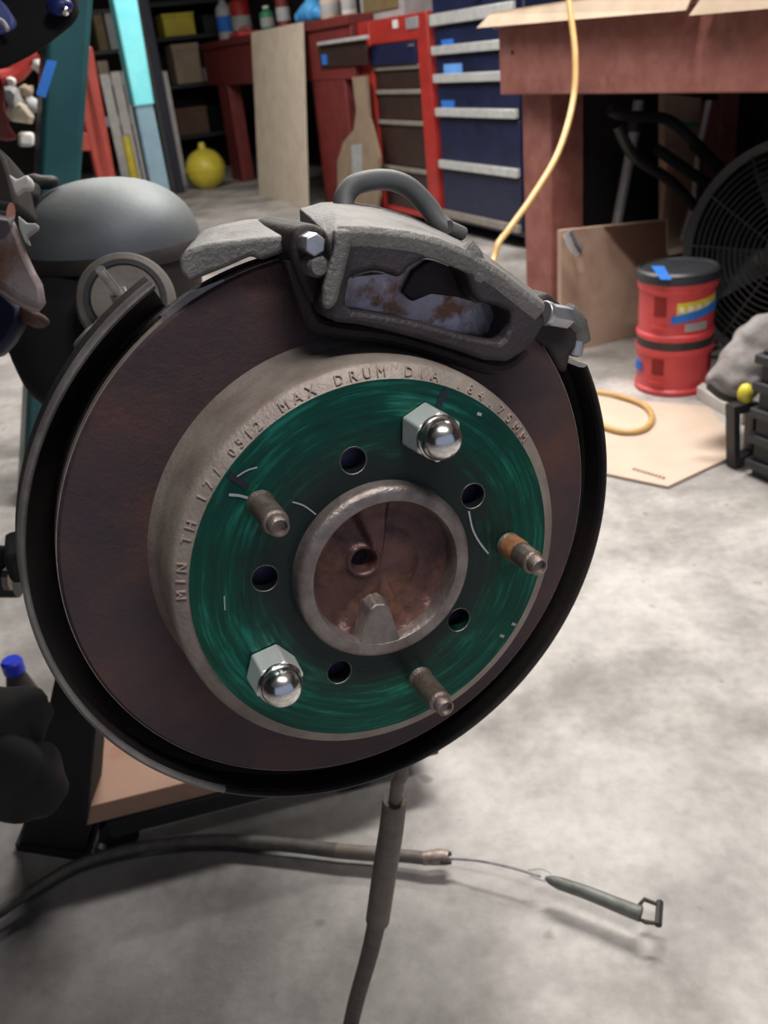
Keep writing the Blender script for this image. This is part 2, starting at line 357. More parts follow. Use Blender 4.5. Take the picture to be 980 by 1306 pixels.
struct('wall_right', 'wall', lambda b: wbox(b, SB, SMAX, NR-0.1, NR, 0, ZC), smooth=False)
struct('wall_left', 'wall', lambda b: wbox(b, SB, SMAX, NLft, NLft+0.1, 0, ZC), smooth=False)
for i, (p, ln, pw) in enumerate(LAMPS):
    t = thing('ceiling_light', ['white fluorescent batten light on the ceiling above the red buckets', 'white fluorescent batten light on the ceiling near the far maroon bench', 'white fluorescent batten light on the ceiling right above the camera', 'white fluorescent batten light on the ceiling in the middle of the garage'][i], 'ceiling light', (p[0], p[1], p[2]), group='fluorescent lights on the ceiling')
    link('housing', box(NB(), (p[0], p[1], ZC-0.05), ln, 0.22, 0.05), 'white', t)
    b = NB()
    for k in (-0.06, 0.06): tube(b, [(p[0]-ln/2+0.04, p[1]+k, ZC-0.075), (p[0]+ln/2-0.04, p[1]+k, ZC-0.075)], 0.018, 10)
    link('lamp_tube', b, 'tubeglow', t)

# ================================================================== BACKGROUND
PC = fl(660, 318); PN = fl(690, 432)
PB = PC+DN*0.06
nB, nC, nN = PB.dot(DN), PC.dot(DN), PN.dot(DN)
# ---- blue tool chest
s1c, _ = sz(557, 130, PC); s0c, _ = sz(668, 150, PC)
t = thing('tool_chest', 'tall navy blue tool chest with pale handles and blue tape labels', 'tool chest', sn((s0c+s1c)/2, nC-0.25, 0))
b = NB(); wbox(b, s0c, s1c, nC-0.5, nC-0.012, 0.06, 1.32); link('body', b, 'navy', t, bevel=0.008)
edges = [-60, -10, 28, 72, 107, 150, 216, 275]           # drawer handle rows at x = 570
def chest_z(py, px=570): return sz(px, py, PC)[1]
rows = [30, 68, 104, 147, 213, 275]; zt = [chest_z(p) for p in rows]
tops = [1.24]+[z-0.012 for z in zt[:-1]]
tapes = {1: (563, 51, 579, 64), 2: (566, 82, 590, 98), 3: (563, 128, 580, 142)}
for k, (zh, ztop) in enumerate(zip(zt, tops)):
    b = NB(); wbox(b, s0c+0.03, s1c-0.03, nC-0.012, nC+0.006, zh, ztop); d = link('drawer', b, 'navy', t, bevel=0.004)
    b = NB(); wbox(b, s0c+0.03, s1c-0.03, nC+0.006, nC+0.03, zh-(0.004 if k < 5 else 0), zh+(0.038 if k not in (0,) else 0.05)); link('handle', b, 'alu' if k < 5 else 'dullalu', d, bevel=0.004)
for k, q in tapes.items():
    b = NB(); wpx(b, q[:2], q[2:], PC, -0.007, 0.009); link('tape_label', b, 'tapelight' if k == 2 else 'tape', t, smooth=False)
b = NB(); wbox(b, s0c+0.32, s0c+0.38, nC, nC+0.03, 1.12, 1.16); link('lock', b, 'chrome', t, bevel=0.004)
for q in (s0c+0.08, s1c-0.08):
    for nn in (nC-0.42, nC-0.08):
        b = NB(); tube(b, [sn(q-0.02, nn, 0.03), sn(q+0.02, nn, 0.03)], 0.03, 16); link('caster_wheel', b, 'black', t)
# ---- red tool chest
s1r, _ = sz(468, 120, PC); s0r = s1c+0.012
t = thing('tool_chest', 'red tool chest with dark drawers standing between bench and navy chest', 'tool chest', sn((s0r+s1r)/2, nC-0.25, 0))
zr = lambda py, px=505: sz(px, py, PC)[1]
zt_top = sz(545, 14, PC)[1]
b = NB(); wbox(b, s0r, s1r, nC-0.5, nC-0.015, 0.05, zt_top); link('body', b, 'red', t, bevel=0.008)
ww = (s1r-s0r)
for a_, c_ in ((s0r, s0r+0.13), (s1r-0.16, s1r)):
    b = NB(); wbox(b, a_, c_, nC-0.015, nC+0.02, 0.05, zt_top); link('front_post', b, 'red', t, bevel=0.005)
b = NB(); wbox(b, s0r+0.13, s1r-0.16, nC-0.015, nC+0.018, zr(54), zt_top); link('top_panel', b, 'red', t, bevel=0.005)
b = NB(); wbox(b, s0r+0.13, s1r-0.16, nC-0.015, nC+0.018, 0.05, zr(262)); link('base_panel', b, 'red', t, bevel=0.005)
rr = [54, 82, 113, 152, 210, 262]
for k in range(5):
    z1, z0 = zr(rr[k])-0.004, zr(rr[k+1])
    b = NB(); wbox(b, s0r+0.14, s1r-0.17, nC-0.012, nC+(0.035 if k == 0 else 0.006), z0, z1); d = link('drawer', b, 'navy' if k == 0 else 'drawdark', t, bevel=0.004)
    if k: 
        b = NB(); wbox(b, s0r+0.14, s1r-0.17, nC+0.006, nC+0.02, z1-0.024, z1); link('handle', b, 'dullalu', d, bevel=0.003)
    else:
        b = NB(); wbox(b, s0r+0.14, s0r+0.20, nC+0.035, nC+0.04, z0+0.09, z1-0.02); link('sticker', b, 'greywhite', d)
b = NB(); wpx(b, (517, 23), (533, 36), PC, -0.018, 0.026); link('badge', b, 'silverpaint', t, bevel=0.003)
b = NB(); wpx(b, (500, 26), (507, 36), PC, -0.018, 0.026); link('lock', b, 'white', t, bevel=0.003)
# ---- left (far) bench
zbt = sz(290, 59, PB)[1]; zab = sz(300, 108, PB)[1]
s1b, _ = sz(262, 90, PB); s0b = s1r+0.012
t = thing('workbench', 'maroon painted workbench with bottles on top, against the far wall', 'workbench', sn((s0b+s1b)/2, nB-0.4, 0))
b = NB(); wbox(b, s0b, s1b, nB-0.85, nB+0.02, zbt, zbt+0.055); link('top_board', b, 'maroon', t, bevel=0.006)
b = NB(); wbox(b, s0b, s1b, nB-0.05, nB, zab, zbt); link('apron', b, 'maroon', t, bevel=0.005)
for (pa, pb_) in (((278, 110), (291, 250)), ((398, 110), (440, 300))):
    s_a = sz(pa[0], 115, PB)[0]; s_b = sz(pb_[0], 115, PB)[0]
    b = NB(); wbox(b, s_b, s_a, nB-0.12, nB-0.004, 0, zab); link('leg', b, 'maroon', t, bevel=0.006)
b = NB(); wbox(b, s1b-0.12, s1b-0.02, nB-0.84, nB-0.74, 0, zbt); link('leg', b, 'maroon', t, bevel=0.006)
b = NB(); wpx(b, (405, 58), (468, 82), PB, 0.0, 0.015); d = link('drawer', b, 'drawdark', t, bevel=0.004)
b = NB(); wpx(b, (404, 54), (467, 50), PB, -0.015, 0.04); link('handle', b, 'alu', d, bevel=0.004)
b = NB(); wpx(b, (410, 70), (417, 82), PB, -0.016, 0.022); link('tape_label', b, 'tape', d, smooth=False)
# things on the far bench
def bench_item(name, m, px0, px1, pyt, nn, label, cat, kind='bottle', cap=None, group=None):
    P0 = PB+DN*nn; z0 = zbt+0.055
    a, c = wp(px0, 45, P0), wp(px1, 45, P0)
    ctr = (a+c)/2; r = max(0.02, abs((c-a).dot(Rv))/2); zt_ = sz((px0+px1)/2, pyt, P0)[1]; hh = max(0.05, zt_-z0)
    O = Vector((ctr.x, ctr.y, z0)); Z = Vector((0, 0, 1))
    t = thing(name, label, cat, O, group=group)
    if kind == 'bottle': prof = [(0, 0), (r*.9, 0), (r, 0.01), (r, hh*.68), (r*.85, hh*.76), (r*.38, hh*.86), (r*.36, hh*.9), (0, hh*.9)]
    else: prof = [(0, 0), (r, 0), (r, hh*.03), (r*.97, hh*.05), (r*.97, hh*.86), (r, hh*.88), (r*.8, hh*.93), (0, hh*.93)]
    link('body', solidlathe(NB(), prof, O, Z, 20), m, t)
    link('cap', solidlathe(NB(), [(0, hh*.9), (r*.45, hh*.9), (r*.45, hh), (0, hh)], O, Z, 16), cap or 'white', t)
    b = NB(); lathe(b, [(r*1.01, hh*.2), (r*1.01, hh*.55)], O, Z, 20, closed=False); link('label_band', b, 'greywhite' if m != 'greywhite' else 'tape', t)
bench_item('spray_bottle', 'greywhite', 283, 297, -8, -0.2, 'pale bottle with a blue band at the left end of the far maroon bench', 'bottle', cap='tape')
bench_item('oil_can', 'red', 302, 320, -6, -0.3, 'dark red can on the far bench right of the pale bottle', 'can', 'can', 'black')
bench_item('small_bottle', 'green', 337, 351, 6, -0.15, 'small green bottle on the far bench above the pale cardboard', 'bottle')
bench_item('spray_can', 'maroon', 358, 372, -16, -0.12, 'tall red and white spray can on the far bench left of the blue glove', 'can', 'can')
bench_item('squeeze_bottle', 'cardpale', 414, 438, -14, -0.12, 'cream squeeze bottle on the far bench right of the blue glove', 'bottle', cap='cardpale')
bench_item('cleaner_jug', 'white', 440, 458, -20, -0.1, 'white jug with blue label on the far bench beside the grey box', 'jug', cap='tape')
O = wp(313, 40, PB, -0.1); O.z = zbt+0.055
t = thing('parts_tray', 'orange red parts tray with lumpy contents on the left of the far bench', 'tray', O)
b = NB(); box(b, O, 0.30, 0.2, 0.03, YAW+PI/2); link('tray_base', b, 'bucket', t, bevel=0.006)
for k in range(5):
    b = NB(); bmesh.ops.create_icosphere(b, subdivisions=1, radius=0.03, matrix=Matrix.Translation(O+D1*(-0.10+0.05*k)+Vector((0, 0, 0.05)))); link('lump', b, 'benchred', t)
O = wp(398, 32, PB, -0.15); O.z = zbt+0.07
b = NB()
for k, (dx, dz, r_) in enumerate(((-0.17, .035, .035), (-0.10, .045, .045), (-0.02, .055, .055), (.05, .06, .06), (.12, .045, .04), (0.17, .03, .028), (.03, .11, .035), (-.06, .05, .05))):
    bmesh.ops.create_icosphere(b, subdivisions=2, radius=r_*1.3, matrix=Matrix.Translation(O-D1*dx*1.2+Vector((0, 0, dz))))
tag(link('rubber_glove', b, mat('glove_blue', (0.10, 0.45, 0.9), (0.06, 0.34, 0.8), 0.5, 0, 20), None), 'bright blue rubber glove lying crumpled on the far maroon bench', 'glove')
O = wp(482, 25, PC, -0.2)
b = NB(); s_a, z_a = sz(456, 18, PC, -0.1); s_b, z_b = sz(512, -30, PC, -0.1)
t = thing('storage_box', 'grey and olive storage box on top of the red tool chest', 'box', sn((s_a+s_b)/2, nC-0.3, zt_top))
wbox(b, s_b, s_a-0.05, nC-0.45, nC-0.1, zt_top, zt_top+0.26); link('body', b, 'greywhite', t, bevel=0.01)
b = NB(); wbox(b, s_b+0.06, s_a-0.12, nC-0.1, nC-0.09, zt_top+0.05, zt_top+0.24); link('front_label', b, 'olive', t)
# ---- pale cardboard strip leaning on the far bench
sa_, sb_ = sz(326, 80, PB, 0.04)[0], sz(392, 80, PB, 0.04)[0]
zf_, zt2 = zab-0.02, zbt+0.06
b = NB()
for (na, za, nb_, zb_) in ((nB+0.03, zt2, nB+0.07, zf_), (nB+0.07, zf_, nB+0.16, 0.0)):
    prism(b, [sn(sa_, na, za), sn(sb_, na, za), sn(sb_, nb_, zb_), sn(sa_, nb_, zb_)], DN*0.012)
tag(link('cardboard_strip', b, 'cardpale', None, smooth=False), 'long pale cardboard strip folded once, leaning on the far maroon bench', 'cardboard')
# ---- wooden paddle leaning next to it
def shape_px(pts, P0, off): return [wp(x, y, P0, off) for x, y in pts]
pd = [(453, 98), (470, 96), (474, 150), (480, 170), (487, 200), (487, 250), (480, 290), (440, 290), (434, 240), (434, 205), (442, 180), (455, 165), (458, 140)]
t = thing('wooden_paddle', 'tan board with a narrow neck leaning between bench leg and red chest', 'board', sn(sz(460, 200, PB)[0], nB, 0))
b = NB(); prism(b, shape_px(pd, PB, 0.0), DN*0.02); link('board', b, 'olivetan', t, smooth=False)
b = NB(); prism(b, shape_px([(449, 185), (462, 183), (463, 240), (451, 245)], PB, 0.021), DN*0.004); link('grey_panel', b, 'greywhite', t, smooth=False)

# ---- black shelf unit, facing the camera
PS = D1*9.7
def dp(px, py, P0, off=0.0):
    d = ray(px, py); Q = P0-D1*off
    return CP+d*((Q-CP).dot(D1)/d.dot(D1))
def nz(px, py, P0, off=0.0):
    P = dp(px, py, P0, off); return P.dot(DN), P.z
def dbox(b, A, B, P0, back, off=0.0):
    n0, z1 = nz(A[0], A[1], P0, off); n1, z0 = nz(B[0], B[1], P0, off); s = P0.dot(D1)-off
    return wbox(b, s, s+back, n0, n1, z0, z1)
sS = PS.dot(D1)
t = thing('shelf_unit', 'black metal shelf unit in the far corner left of the maroon bench', 'shelf', dp(240, 200, PS)*1)
n0s = nz(192, 100, PS)[0]; n1s = nz(300, 100, PS)[0]
for nn in (n0s, n1s-0.04):
    for ss in (sS, sS+0.45):
        b = NB(); wbox(b, ss, ss+0.04, nn, nn+0.05, 0, 1.9); link('post', b, 'matteblack', t)
shz = [nz(245, y, PS)[1] for y in (44, 106, 172, 232)]+[1.55]
for z in shz:
    b = NB(); wbox(b, sS, sS+0.5, n1s, n0s, z-0.035, z); link('shelf_board', b, 'black', t)
b = NB(); wbox(b, sS+0.5, sS+0.52, n1s, n0s, 0.0, 1.9); link('back_panel', b, 'matteblack', t)
def shelf_item(name, m, A, B, zb, off, back, label, cat, lid=None):
    n_0, z1 = nz(A[0], A[1], PS, off); n_1 = nz(B[0], B[1], PS, off)[0]; s = sS-off
    t = thing(name, label, cat, sn(s+back/2, (n_0+n_1)/2, zb))
    h = z1-zb; b = NB(); wbox(b, s, s+back, n_1, n_0, zb, zb+h*0.85); link('body', b, m, t, bevel=0.006)
    b = NB(); wbox(b, s-0.005, s+back+0.005, n_1-0.005, n_0+0.005, zb+h*0.85, z1); link('lid', b, lid or m, t, bevel=0.004)
shelf_item('tool_case', 'yellow', (206, 18), (249, 34), shz[0], -0.06, 0.3, 'yellow and black case on the upper shelf of the black unit', 'case', 'yellow')
shelf_item('cardboard_box', 'card', (218, 57), (256, 80), shz[1]+0.0, -0.06, 0.3, 'tan cardboard box on the second shelf above the brown box', 'box', 'card')
shelf_item('jar', 'greywhite', (259, 84), (269, 100), shz[1], -0.04, 0.1, 'small white jar with teal lid on the second shelf of the black unit', 'jar', 'teal')
shelf_item('cardboard_box', 'brownbox', (218, 140), (268, 166), shz[2], -0.04, 0.3, 'dark brown carton on the third shelf above the yellow tank', 'box', 'brownbox')
shelf_item('storage_bin', 'black', (258, 20), (285, 40), shz[0], -0.06, 0.3, 'black bin with a red strip on the upper shelf by the bench', 'bin', 'darkiron')
# ---- round yellow tank
Cb = at(262, 212, 1.0); db = (fl(262, 241)-CP).dot(Fv); Cb = at(262, 213, db-0.05); rb = 25/FPX*db; Cb.z = rb*0.93
t = thing('round_tank', 'round yellow plastic tank with a short spout on the floor by the shelf', 'tank', (Cb.x, Cb.y, 0))
b = NB(); bmesh.ops.create_uvsphere(b, u_segments=32, v_segments=18, radius=rb, matrix=Matrix.Translation(Cb) @ Matrix.Diagonal((1, 1, 0.98, 1))); link('body', b, 'yellow', t)
b = NB(); solidlathe(b, [(0, rb*.9), (rb*.22, rb*.9), (rb*.15, rb*1.25), (0, rb*1.25)], Cb, Vector((0, 0, 1)), 16); link('spout', b, 'yellow', t)
b = NB(); lathe(b, [(rb*.985, -.012), (rb*1.02, -.012), (rb*1.02, .012), (rb*.985, .012)], Cb, Vector((0, 0, 1)), 32); link('seam', b, 'yellow', t)
# ---- yellow drums, ladder, crate
P9 = PS-D1*1.4
for k, (a_, c_, lab) in enumerate((((155, 172), (181, 240), 'yellow drum behind the lower end of the slanted blue grey post'), ((203, 168), (224, 240), 'narrow yellow drum just left of the round yellow tank'))):
    n_0, z1 = nz(a_[0], a_[1], P9); n_1, _ = nz(c_[0], c_[1], P9); r_ = (n_0-n_1)/2; O = sn(P9.dot(D1)+r_, (n_0+n_1)/2, 0)
    t = thing('plastic_drum', lab, 'drum', O); Z = Vector((0, 0, 1))
    link('body', solidlathe(NB(), [(0, 0), (r_*.95, 0), (r_, .02), (r_, z1*.45), (r_*1.04, z1*.47), (r_, z1*.5), (r_, z1*.95), (r_*.9, z1*.97), (0, z1*.97)], O, Z, 28), 'yellow', t)
    link('lid', solidlathe(NB(), [(0, z1*.97), (r_*.93, z1*.97), (r_*.93, z1), (0, z1)], O, Z, 28), 'greywhite', t)
t = thing('metal_rack', 'galvanised rack of pale vertical slats behind the slanted post', 'rack', dp(160, 200, P9, -0.6).xy.to_3d())
for x0, x1, y0 in ((127, 139, 95), (141, 153, 92), (155, 171, 90), (188, 199, 88), (201, 213, 92)):
    b = NB(); n_0, z1 = nz(x0, y0, P9, -0.6); n_1, _ = nz(x1, y0, P9, -0.6); wbox(b, P9.dot(D1)+0.6, P9.dot(D1)+0.62, n_0, n_1, 0, z1); link('slat', b, 'white', t)
for y in (98, 150):
    b = NB(); n_0, z1 = nz(128, y, P9, -0.62); n_1, _ = nz(208, y-8, P9, -0.62); wbox(b, P9.dot(D1)+0.62, P9.dot(D1)+0.65, n_0, n_1, z1-0.08, z1); link('crossbar', b, 'silverpaint', t)
shelf2 = thing('shelf_unit', 'black shelf unit behind the teal post with books and cartons', 'shelf', dp(140, 200, P9, -0.9).xy.to_3d())
nA, nB2 = nz(40, 60, P9, -0.9)[0], nz(186, 60, P9, -0.9)[0]; sA = P9.dot(D1)+0.9
zz2 = [nz(135, y, P9, -0.9)[1] for y in (64, 95)]+[0.5, 1.5]
for z in zz2:
    b = NB(); wbox(b, sA, sA+0.35, nB2, nA, z-0.03, z); link('shelf_board', b, 'black', shelf2)
for nn in (nA, nB2):
    b = NB(); wbox(b, sA, sA+0.35, nn-0.03, nn, 0, 1.7); link('side_panel', b, 'black', shelf2)
for (x0, x1, y0, m, nm, lab, cat) in ((118, 130, 14, 'olive', 'binder', 'olive binder on the top shelf right of the teal post', 'binder'), (133, 150, 14, 'greywhite', 'binder', 'grey white binder on the top shelf left of the cyan post top', 'binder')):
    b = NB(); n_0, z1 = nz(x0, y0, P9, -0.88); n_1, _ = nz(x1, y0, P9, -0.88); wbox(b, sA+0.02, sA+0.25, n_0, n_1, zz2[0], z1); tag(link(nm, b, m, None, bevel=0.005), lab, cat)
for (x0, x1, y0, m, lab) in ((114, 121, 80, 'white', 'small white pot on the second shelf beside the teal post'), (124, 138, 78, 'card', 'small tan carton on the second shelf beside the white pot')):
    b = NB(); n_0, z1 = nz(x0, y0, P9, -0.88); n_1, _ = nz(x1, y0, P9, -0.88); wbox(b, sA+0.02, sA+0.12, n_0, n_1, zz2[1], z1); tag(link('carton' if m == 'card' else 'pot', b, m, None, bevel=0.01), lab, 'carton' if m == 'card' else 'pot')
# red stand (engine hoist legs)
P7 = PS-D1*4.3
def bar(b, A, B, wd, dpth, P0, off=0.0):
    p, q = dp(A[0], A[1], P0, off), dp(B[0], B[1], P0, off); d = (q-p).normalized(); sd = D1.cross(d).normalized()
    prism(b, [p-sd*wd/2, p+sd*wd/2, q+sd*wd/2, q-sd*wd/2], D1*dpth); return b
g = dp(135, 330, P7); 
t = thing('engine_stand', 'red painted steel stand with a slanted leg right of the teal post', 'stand', (dp(118, 240, P7)).xy.to_3d())
k7 = 0.06
p_, q_ = dp(108, 60, P7), dp(138, 225, P7); dv = (q_-p_); q_ = p_+dv*(p_.z/(-dv.z)) 
b = NB(); sd = D1.cross(dv).normalized(); prism(b, [p_-sd*.04, p_+sd*.04, q_+sd*.04, q_-sd*.04], D1*0.08); link('leg', b, 'standred', t, bevel=0.008)
b = NB(); bar(b, (88, 182), (132, 180), 0.09, 0.07, P7, -0.005); link('crossbar', b, 'standred', t, bevel=0.006)
p2 = dp(86, 60, P7); b = NB(); prism(b, [p2, p2-DN*.08, (p2-DN*.08).xy.to_3d(), p2.xy.to_3d()], D1*0.08); link('leg', b, 'standred', t, bevel=0.008)
# slanted post, reflected daylight painted as its cyan upper part
P6 = PS-D1*5.5
t = thing('slanted_post', 'slanted steel post, cyan daylight reflection painted above, blue grey below', 'post', dp(215, 240, P6).xy.to_3d())
pa, pm, pe = dp(154, -30, P6), dp(184, 135, P6), dp(205, 240, P6)
dv = (pe-pm).normalized(); pg = pm+dv*(pm.z/(-dv.z)); sd = D1.cross(dv).normalized()
b = NB(); prism(b, [pm-sd*.038-dv*.1, pm+sd*.038-dv*.1, pg+sd*.044, pg-sd*.044], D1*0.09); link('lower_tube', b, 'steelblue', t, bevel=0.008)
b = NB(); du = (pm-pa).normalized(); pa2 = pa-du*0.25; prism(b, [pa2-sd*.052-D1*.008, pa2+sd*.052-D1*.008, pm+sd*.044-D1*.008, pm-sd*.044-D1*.008], D1*0.106); link('upper_reflection', b, 'cyan', t, bevel=0.008)
b = NB(); prism(b, [pm-sd*.062-dv*.6, pm-sd*.046-dv*.6, pg-sd*.046, pg-sd*.062], D1*0.09); link('dark_edge_strip', b, 'matteblack', t)
# dark upright right of it
b = NB(); n_0, _ = nz(176, 30, P9); n_1, _ = nz(199, 30, P9); wbox(b, P9.dot(D1)+0.1, P9.dot(D1)+0.2, n_0-0.02, n_1, 0, 1.7)
tag(link('dark_upright', b, mat('dark_blue_post', (0.012, 0.016, 0.035), None, 0.5), None, bevel=0.006), 'dark blue upright post directly right of the cyan post top', 'post')
# teal post
P2 = PS-D1*7.4
def vpoly(pts, P0, off=0.0): return [dp(x, y, P0, off) for x, y in pts]
tp = vpoly([(64, -40), (122, -40), (104, 222), (50, 222)], P2)
lo = [p.copy() for p in tp]; f = lambda a, c: a+(c-a)*(a.z/(a.z-c.z))
b = NB(); prism(b, [tp[0], tp[1], f(tp[1], tp[2]), f(tp[0], tp[3])], D1*0.14)
t = thing('steel_post', 'wide teal painted steel post with a strip of blue tape', 'post', f(tp[0], tp[3]))
link('post_body', b, 'teal', t, bevel=0.012)
b = NB(); prism(b, vpoly([(60, 76), (73, 78), (58, 125), (46, 120)], P2, 0.004), D1*0.003); link('tape_strip', b, 'tape', t, smooth=False)
# ---- red stand with white fittings at the left edge
P3 = PS-D1*7.1
t = thing('floor_stand', 'dark red jack with white fittings at the left picture edge', 'jack', dp(10, 215, P3).xy.to_3d())
for pts in ([(-40, 60), (-2, 85), (12, 160), (24, 178), (8, 180), (-40, 170)], ):
    b = NB(); prism(b, vpoly(pts, P3), D1*0.1); link('body', b, 'maroon', t, bevel=0.01)
def floorpoly(pts, P0): return None
b = NB(); prism(b, [dp(-30, 170, P3), dp(-8, 170, P3), dp(-8, 170, P3).xy.to_3d(), dp(-30, 170, P3).xy.to_3d()], D1*0.08); link('column', b, 'maroon', t, bevel=0.008)
def blob(b, c, r, sx=1, sy=1, sz_=1, sub=2, jit=0.0):
    g = bmesh.ops.create_icosphere(b, subdivisions=sub, radius=r, matrix=Matrix.Translation(c) @ Matrix.Diagonal((sx, sy, sz_, 1)))
    if jit:
        for v in g['verts']: v.co += (v.co-Vector(c)).normalized()*noise.noise(v.co*(1.2/r))*r*jit
    return b
b = NB(); tube(b, smoothpts([dp(0, 100, P3), dp(20, 95, P3), dp(36, 78, P3), dp(48, 70, P3)]), 0.02, 10); link('pipe', b, 'red', t)
for (x, y, r_, m) in ((15, 122, .022, 'greywhite'), (27, 142, .028, 'cardpale'), (42, 134, .018, 'greywhite'), (34, 116, .016, 'card'), (48, 84, .015, 'white'), (15, 104, .012, 'white')):
    blobb = NB(); blob(blobb, dp(x, y, P3, 0.02), r_, jit=0.6); link('fitting', blobb, m, t)
b = NB(); p_ = dp(34, 178, P3, 0.03); obox(b, p_-Rv*0.020-Uv*0.018, Rv*0.040, Uv*0.036, D1*0.03); link('white_cup', b, 'white', t, bevel=0.008)

# ================================================================== RIGHT SIDE: near bench and what stands under it
s_end = sz(637, 80, PN)[0]; s_near = 0.75
z_ab = sz(640, 121, PN)[1]; z_at = sz(640, 36, PN)[1]
DB = 0.85
t = thing('workbench', 'worn red wooden workbench on the right with cardboard lying over its edge', 'workbench', sn((s_end+s_near)/2, nN-DB/2, 0))
b = NB(); wbox(b, s_near, s_end, nN-0.045, nN, z_ab, z_at); link('apron', b, 'benchred', t, bevel=0.004)
b = NB(); wbox(b, s_near, s_end+0.02, nN-DB, nN+0.01, z_at, z_at+0.04); link('top_board', b, 'benchred', t, bevel=0.004)
b = NB(); wbox(b, s_end-0.045, s_end, nN-DB, nN-0.045, z_ab, z_at); link('end_rail', b, 'benchred', t, bevel=0.004)
la, lb = sz(668, 230, PN, -0.05)[0], sz(703, 230, PN, -0.05)[0]
for (a_, c_, n_) in ((la, lb, nN-0.05), (la, lb, nN-DB+0.1), (s_near+0.1, s_near, nN-0.05), (s_near+0.1, s_near, nN-DB+0.1)):
    b = NB(); wbox(b, c_, a_, n_-0.13, n_, 0, z_ab if n_ > nN-0.2 else z_at); link('leg', b, 'benchred', t, bevel=0.006)
b = NB(); X, Y = frame_of(DN); c_ = wp(654, 67, PN)
prism(b, [c_+(X*math.cos(k*PI/5)+Y*math.sin(k*PI/5))*0.007 for k in range(10)], DN*0.002); link('bolt_hole', b, 'matteblack', t)
b = NB(); wbox(b, s_near+0.05, s_end-0.1, nN-DB, nN-DB+0.02, 0.0, z_at); link('back_panel', b, 'matteblack', t)  # black sheet added to paint in the dark under the bench
b = NB(); wbox(b, lb+0.02, lb+0.04, nN-DB+0.02, nN-0.16, 0.0, z_at); link('dark_end_sheet', b, 'matteblack', t)  # another black sheet, hides the chest and keeps the gap dark
# cardboard sheets over the edge
def sheet(A, B, ztop, label):
    s1_, z1_ = sz(A[0], A[1], PN, 0.02); s0_, z0_ = sz(B[0], B[1], PN, 0.02)
    b = NB(); zz = z_at+0.042
    lo = [sn(s1_, nN+0.035, z1_), sn(s0_, nN+0.035, z0_)]; up = [sn(s0_-0.01, nN+0.014, zz), sn(s1_-0.05, nN+0.014, zz)]; bk = [sn(s0_-0.02, nN-0.55, zz), sn(s1_-0.12, nN-0.55, zz)]
    prism(b, [lo[0], lo[1], up[0], up[1]], DN*0.006); prism(b, [up[1], up[0], bk[0], bk[1]], Vector((0, 0, 0.006)))
    return tag(link('cardboard_sheet', b, 'card', None, smooth=False), label, 'cardboard', 'cardboard sheets on the right bench')
sheet((615, 35), (884, 12), 0, 'long tan cardboard sheet draped over the left end of the red bench')
sheet((888, 19), (1010, 8), 0, 'tan cardboard sheet draped on the red bench in the top right corner')
# plywood offcut leaning under the bench
PU = PN-DN*0.30
ppx = [(718, 294), (850, 281), (852, 330), (812, 442), (716, 452)]
pw = [wp(x, y, PU) for x, y in ppx]
PY = fl(735, 448); 
def yp(px, py, off=0.0):     # plane of the leaning plywood: faces the camera
    nrm = -D1; d = ray(px, py); Q = PY-D1*off; return CP+d*((Q-CP).dot(nrm)/d.dot(nrm))
b = NB(); q_ = [yp(x, y) for x, y in ((716, 294), (852, 280), (852, 441), (716, 450))]; q_[2].z = q_[3].z = 0.0
prism(b, q_, D1*0.02); tag(link('plywood_panel', b, 'ply', None, smooth=False), 'scuffed plywood panel standing under the red bench behind the red buckets', 'board')
b = NB(); q_ = [yp(x, y, 0.03) for x, y in ((775, 290), (850, 283), (850, 338), (818, 340))]; q_+=[]  # diagonal shadow on the plywood, painted as a thin dark slab
prism(b, q_, D1*0.02); tag(link('plywood_shadow', b, 'darkply', None, smooth=False), 'diagonal shadow painted as a dark slab over the top right of the plywood panel', 'board')
# clamp hardware at its top left corner
t = thing('bar_clamp', 'silver clamp with a rusty handle hanging at the corner of the plywood panel', 'clamp', yp(732, 345, 0.05))
b = NB(); tube(b, [yp(724, 296, .05), yp(730, 312, .06), yp(737, 322, .05)], 0.016, 8); link('jaw', b, 'zinc', t)
b = NB(); tube(b, [yp(728, 300, .05), yp(741, 318, .05)], 0.012, 8); link('bar', b, 'silverpaint', t)
b = NB(); tube(b, [yp(736, 318, .05), yp(742, 346, .05)], 0.011, 8); link('handle', b, 'ply', t)
# things standing in the dark under the bench
def lean(name, A, B, r, m, label, cat, dd, n=10, flat=False):
    """rod standing on the floor, seen from pixel A down towards B"""
    b = NB(); P, Q = yp(A[0], A[1], dd), yp(B[0], B[1], dd); tube(b, [P, Q], r, n)
    return tag(link(name, b, m, None), label, cat)
dk = -0.13
t = thing('post_tube', 'grey steel tube leaning in the dark under the red bench', 'tube', yp(787, 300, dk))
b = NB(); tube(b, [yp(815, 128, dk), yp(809, 170, dk), yp(786, 292, dk), yp(783, 310, dk)], 0.017, 10); link('tube', b, 'silverpaint', t)
b = NB(); tube(b, [yp(810, 150, dk), yp(808, 168, dk)], 0.023, 10); link('collar', b, 'black', t)
def slab(name, pts, m, label, cat, dd, th=0.03):
    b = NB(); prism(b, [yp(x, y, dd) for x, y in pts], D1*th); return tag(link(name, b, m, None, smooth=False), label, cat)
slab('tan_board', [(848, 120), (895, 125), (888, 215), (872, 330), (848, 330)], 'card', 'tan board standing upright under the bench left of the chrome rod', 'board', -0.12)
slab('green_strip', [(872, 155), (892, 156), (892, 162), (872, 161)], 'green', 'narrow green strip on the tan board under the bench', 'strip', -0.115, 0.004)
slab('orange_slat', [(853, 190), (861, 190), (853, 285), (845, 285)], 'ply', 'narrow orange brown slat in front of the tan board', 'slat', -0.095, 0.02)
